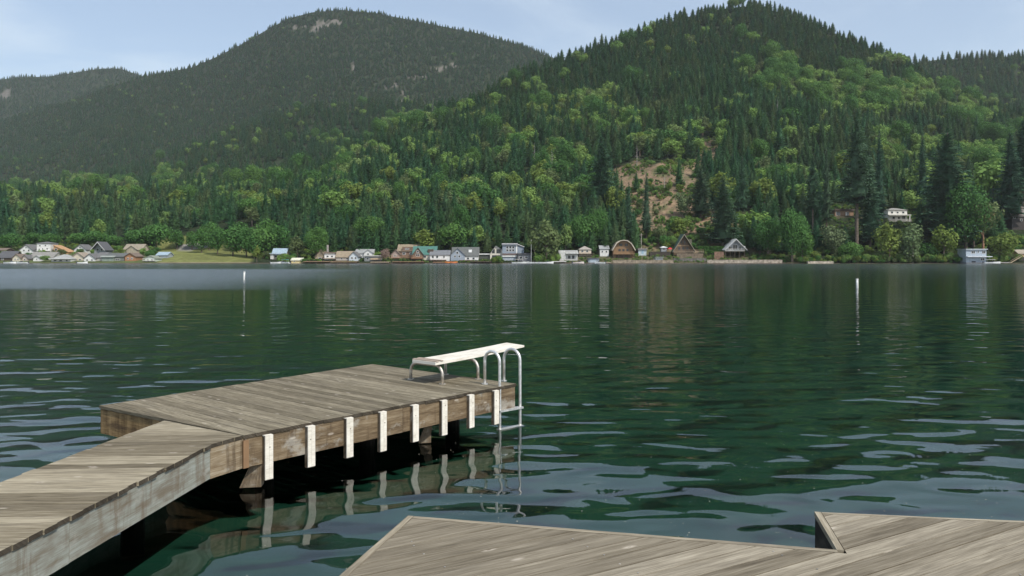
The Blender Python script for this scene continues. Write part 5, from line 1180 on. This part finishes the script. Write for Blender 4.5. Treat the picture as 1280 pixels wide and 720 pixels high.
Y = YS + 19; k = Y / F; r = random.Random(4); V = []; Fc = []
for i in range(2600):
    x = r.uniform(873.5, 906); z = r.uniform(307.6, 316.5); p = Vector(((x - CXP) * k, Y + r.choice((r.uniform(-.1, .25), r.uniform(0, 1.2))), H + (HY - z) * k + r.uniform(-.1, .1)))
    a = Vector((r.gauss(0, 1), r.gauss(0, 1), r.gauss(0, 1))).normalized() * .22; c = a.cross(Vector((r.gauss(0, 1), r.gauss(0, 1), r.gauss(0, 1)))).normalized() * .2; n0 = len(V); V += [p - a, p - c, p + a, p + c]; Fc.append((n0, n0 + 1, n0 + 2, n0 + 3))
o = bpy.data.objects.new('hedge', mesh_np('hedge', V, Fc, FOL_GRN)); COL.objects.link(o); tag(o, 'long clipped green hedge between the A-frame and the cabin on stilts', 'hedge')
Y = YS - 2; k = Y / F
t = thing('timber_stairs', 'timber stairs rising from the water at the right edge of the shore', 'stairs', ((1263 - CXP) * k, Y, 0)); m_ = MB()
for j in range(9): m_.box(j * .55, j * .55 + .6, 0, 1.4, .3 + j * .32, .38 + j * .32)
m_.build('treads', pm((.45, .34, .22)), t); m_ = MB(); m_.extr([(0, .1), (5, 3.0), (5, 3.3), (0, .4)], 'y', -.1, -.01); m_.extr([(0, 1.1), (5, 4.0), (5, 4.1), (0, 1.2)], 'y', -.1, -.02); m_.build('stringer', pm((.50, .38, .25)), t)
# ---- buoys
for px, yt_, yb_, lab, wd, tilt in ((305, 338.6, 349.4, 'white spar buoy in the ruffled water on the left', .11, .05), (1071.5, 347.3, 360.2, 'white capped spar buoy in the calm water on the right', .10, -.01)):
    Y = H * F / (yb_ - HY); hh = (yb_ - yt_) / F * Y * .92; t = thing('spar_buoy', lab, 'buoy', ((px - CXP) / F * Y, Y, 0)); t.rotation_euler = (0, tilt, 0)
    m_ = MB(); m_.tube([(0, 0, -.7), (0, 0, hh * .35), (0, 0, hh * .92)], [wd, wd, wd * .95], 14); m_.build('body', paint('buoy_white', (.66, .66, .63), .6), t, smooth=True)
    m_ = MB(); m_.tube([(0, 0, hh * .921), (0, 0, hh * .97), (0, 0, hh)], [wd * 1.25, wd * 1.25, wd * .8], 14); m_.build('cap', paint('buoy_white', (.66, .66, .63), .6), t)
# ---- undergrowth: shrubs too many to count, on the bank and between the houses
ps = protos_of(['grn', 'olv', 'yel', 'bro']); und = []; rr_ = random.Random(9)
def free(x, y): return all(not (a < x < b and (c if c > 395 else 0) - 1.0 < y < d) for a, b, c, d in HB)
def bush(px, Y, hgt, wd):
    kx = rr_.randrange(len(ps)); s = hgt / ps[kx][1]; und.append(((px - CXP) / F * Y, Y, hill.z(px, Y) - .15, (s * wd, s * wd, s), kx))
for _ in range(2400):
    px = rr_.uniform(-60, 1340); yf = hill.base(px)[0]; Y = rr_.uniform(YS + 3.5, yf + 14)
    if 196 < px < 320 or (px < 200 and Y < 400 and rr_.random() < .8): continue
    if free((px - CXP) / F * Y, Y): bush(px, Y, rr_.uniform(.8, 2.6) if 380 < px < 1000 else rr_.uniform(1.2, 4.2), rr_.uniform(1.0, 1.7))
for _ in range(7000):
    px = rr_.uniform(740, 950); py = rr_.uniform(175, 312)
    if bare_m(px, py): 
        dens = vnoise(px, py, 16.0, 4.0)
        if dens > -0.05 or rr_.random() < .10: bush(px, hill.hit(px, py), rr_.uniform(.6, 2.0) if rr_.random() < .90 else rr_.uniform(2.5, 5.5), rr_.uniform(1.0, 1.6))
for _ in range(1500):
    px = rr_.uniform(380, 1000); Y = rr_.uniform(YS + 2.2, YS + 22); x = (px - CXP) / F * Y
    if all(not (a < x < b and c < y2 < d) for a, b, c, d in HB for y2 in (Y,)): bush(px, Y, rr_.uniform(.5, 1.2), rr_.uniform(1.2, 2.0))
for _ in range(700):
    px = rr_.uniform(1030, 1165); Y = rr_.uniform(392, 446)
    if free((px - CXP) / F * Y, Y): bush(px, Y, rr_.uniform(.7, 2.0), rr_.uniform(1.1, 1.9))
for _ in range(500):
    px = rr_.choice((rr_.uniform(1000, 1262), rr_.uniform(560, 700), rr_.uniform(330, 380))); Y = rr_.uniform(YS + .5, YS + 5)
    if free((px - CXP) / F * Y, Y): bush(px, Y, rr_.uniform(1.5, 4.5), rr_.uniform(.9, 1.4))
scatter('undergrowth', und, [x[0] for x in ps], 'low green bushes covering the bank and the gaps between the houses', 'undergrowth')
# ---- pollen flecks drifting on the water near the deck
r = random.Random(21); V = []; Fc = []
for i in range(420):
    y = 4.2 + 9 * r.random() ** 1.3; x = y * r.uniform(-.1, .7) if r.random() < .8 else y * r.uniform(-.5, .7); s = r.uniform(.003, .0085); a = r.uniform(0, 6.28); n0 = len(V)
    pts = [(x + math.cos(a + j * 1.2566) * s * r.uniform(.6, 1.2), y + math.sin(a + j * 1.2566) * s * r.uniform(.6, 1.2), .004) for j in range(5)]
    V += pts; Fc.append(tuple(range(n0, n0 + 5)))
o = bpy.data.objects.new('pollen_flecks', mesh_np('pollen_flecks', V, Fc, pm((.58, .56, .46)))); COL.objects.link(o); tag(o, 'tiny pale flecks of pollen drifting on the dark water', 'pollen', kind='stuff')
# ---- air
hz, nt, out = nodes_of('haze'); pv = N(nt, 'ShaderNodeVolumePrincipled'); pv.inputs['Color'].default_value = (.92, .94, .97, 1); pv.inputs['Density'].default_value = HAZE_DENSITY; pv.inputs['Anisotropy'].default_value = .25
L(nt, pv.outputs[0], out.inputs['Volume'])
mb = MB(); mb.box(-4200, 4200, -80, 4300, -14, 1150); o = mb.build('haze', hz); tag(o, 'thin pale haze in the air over the lake and the mountains', 'haze', kind='stuff')
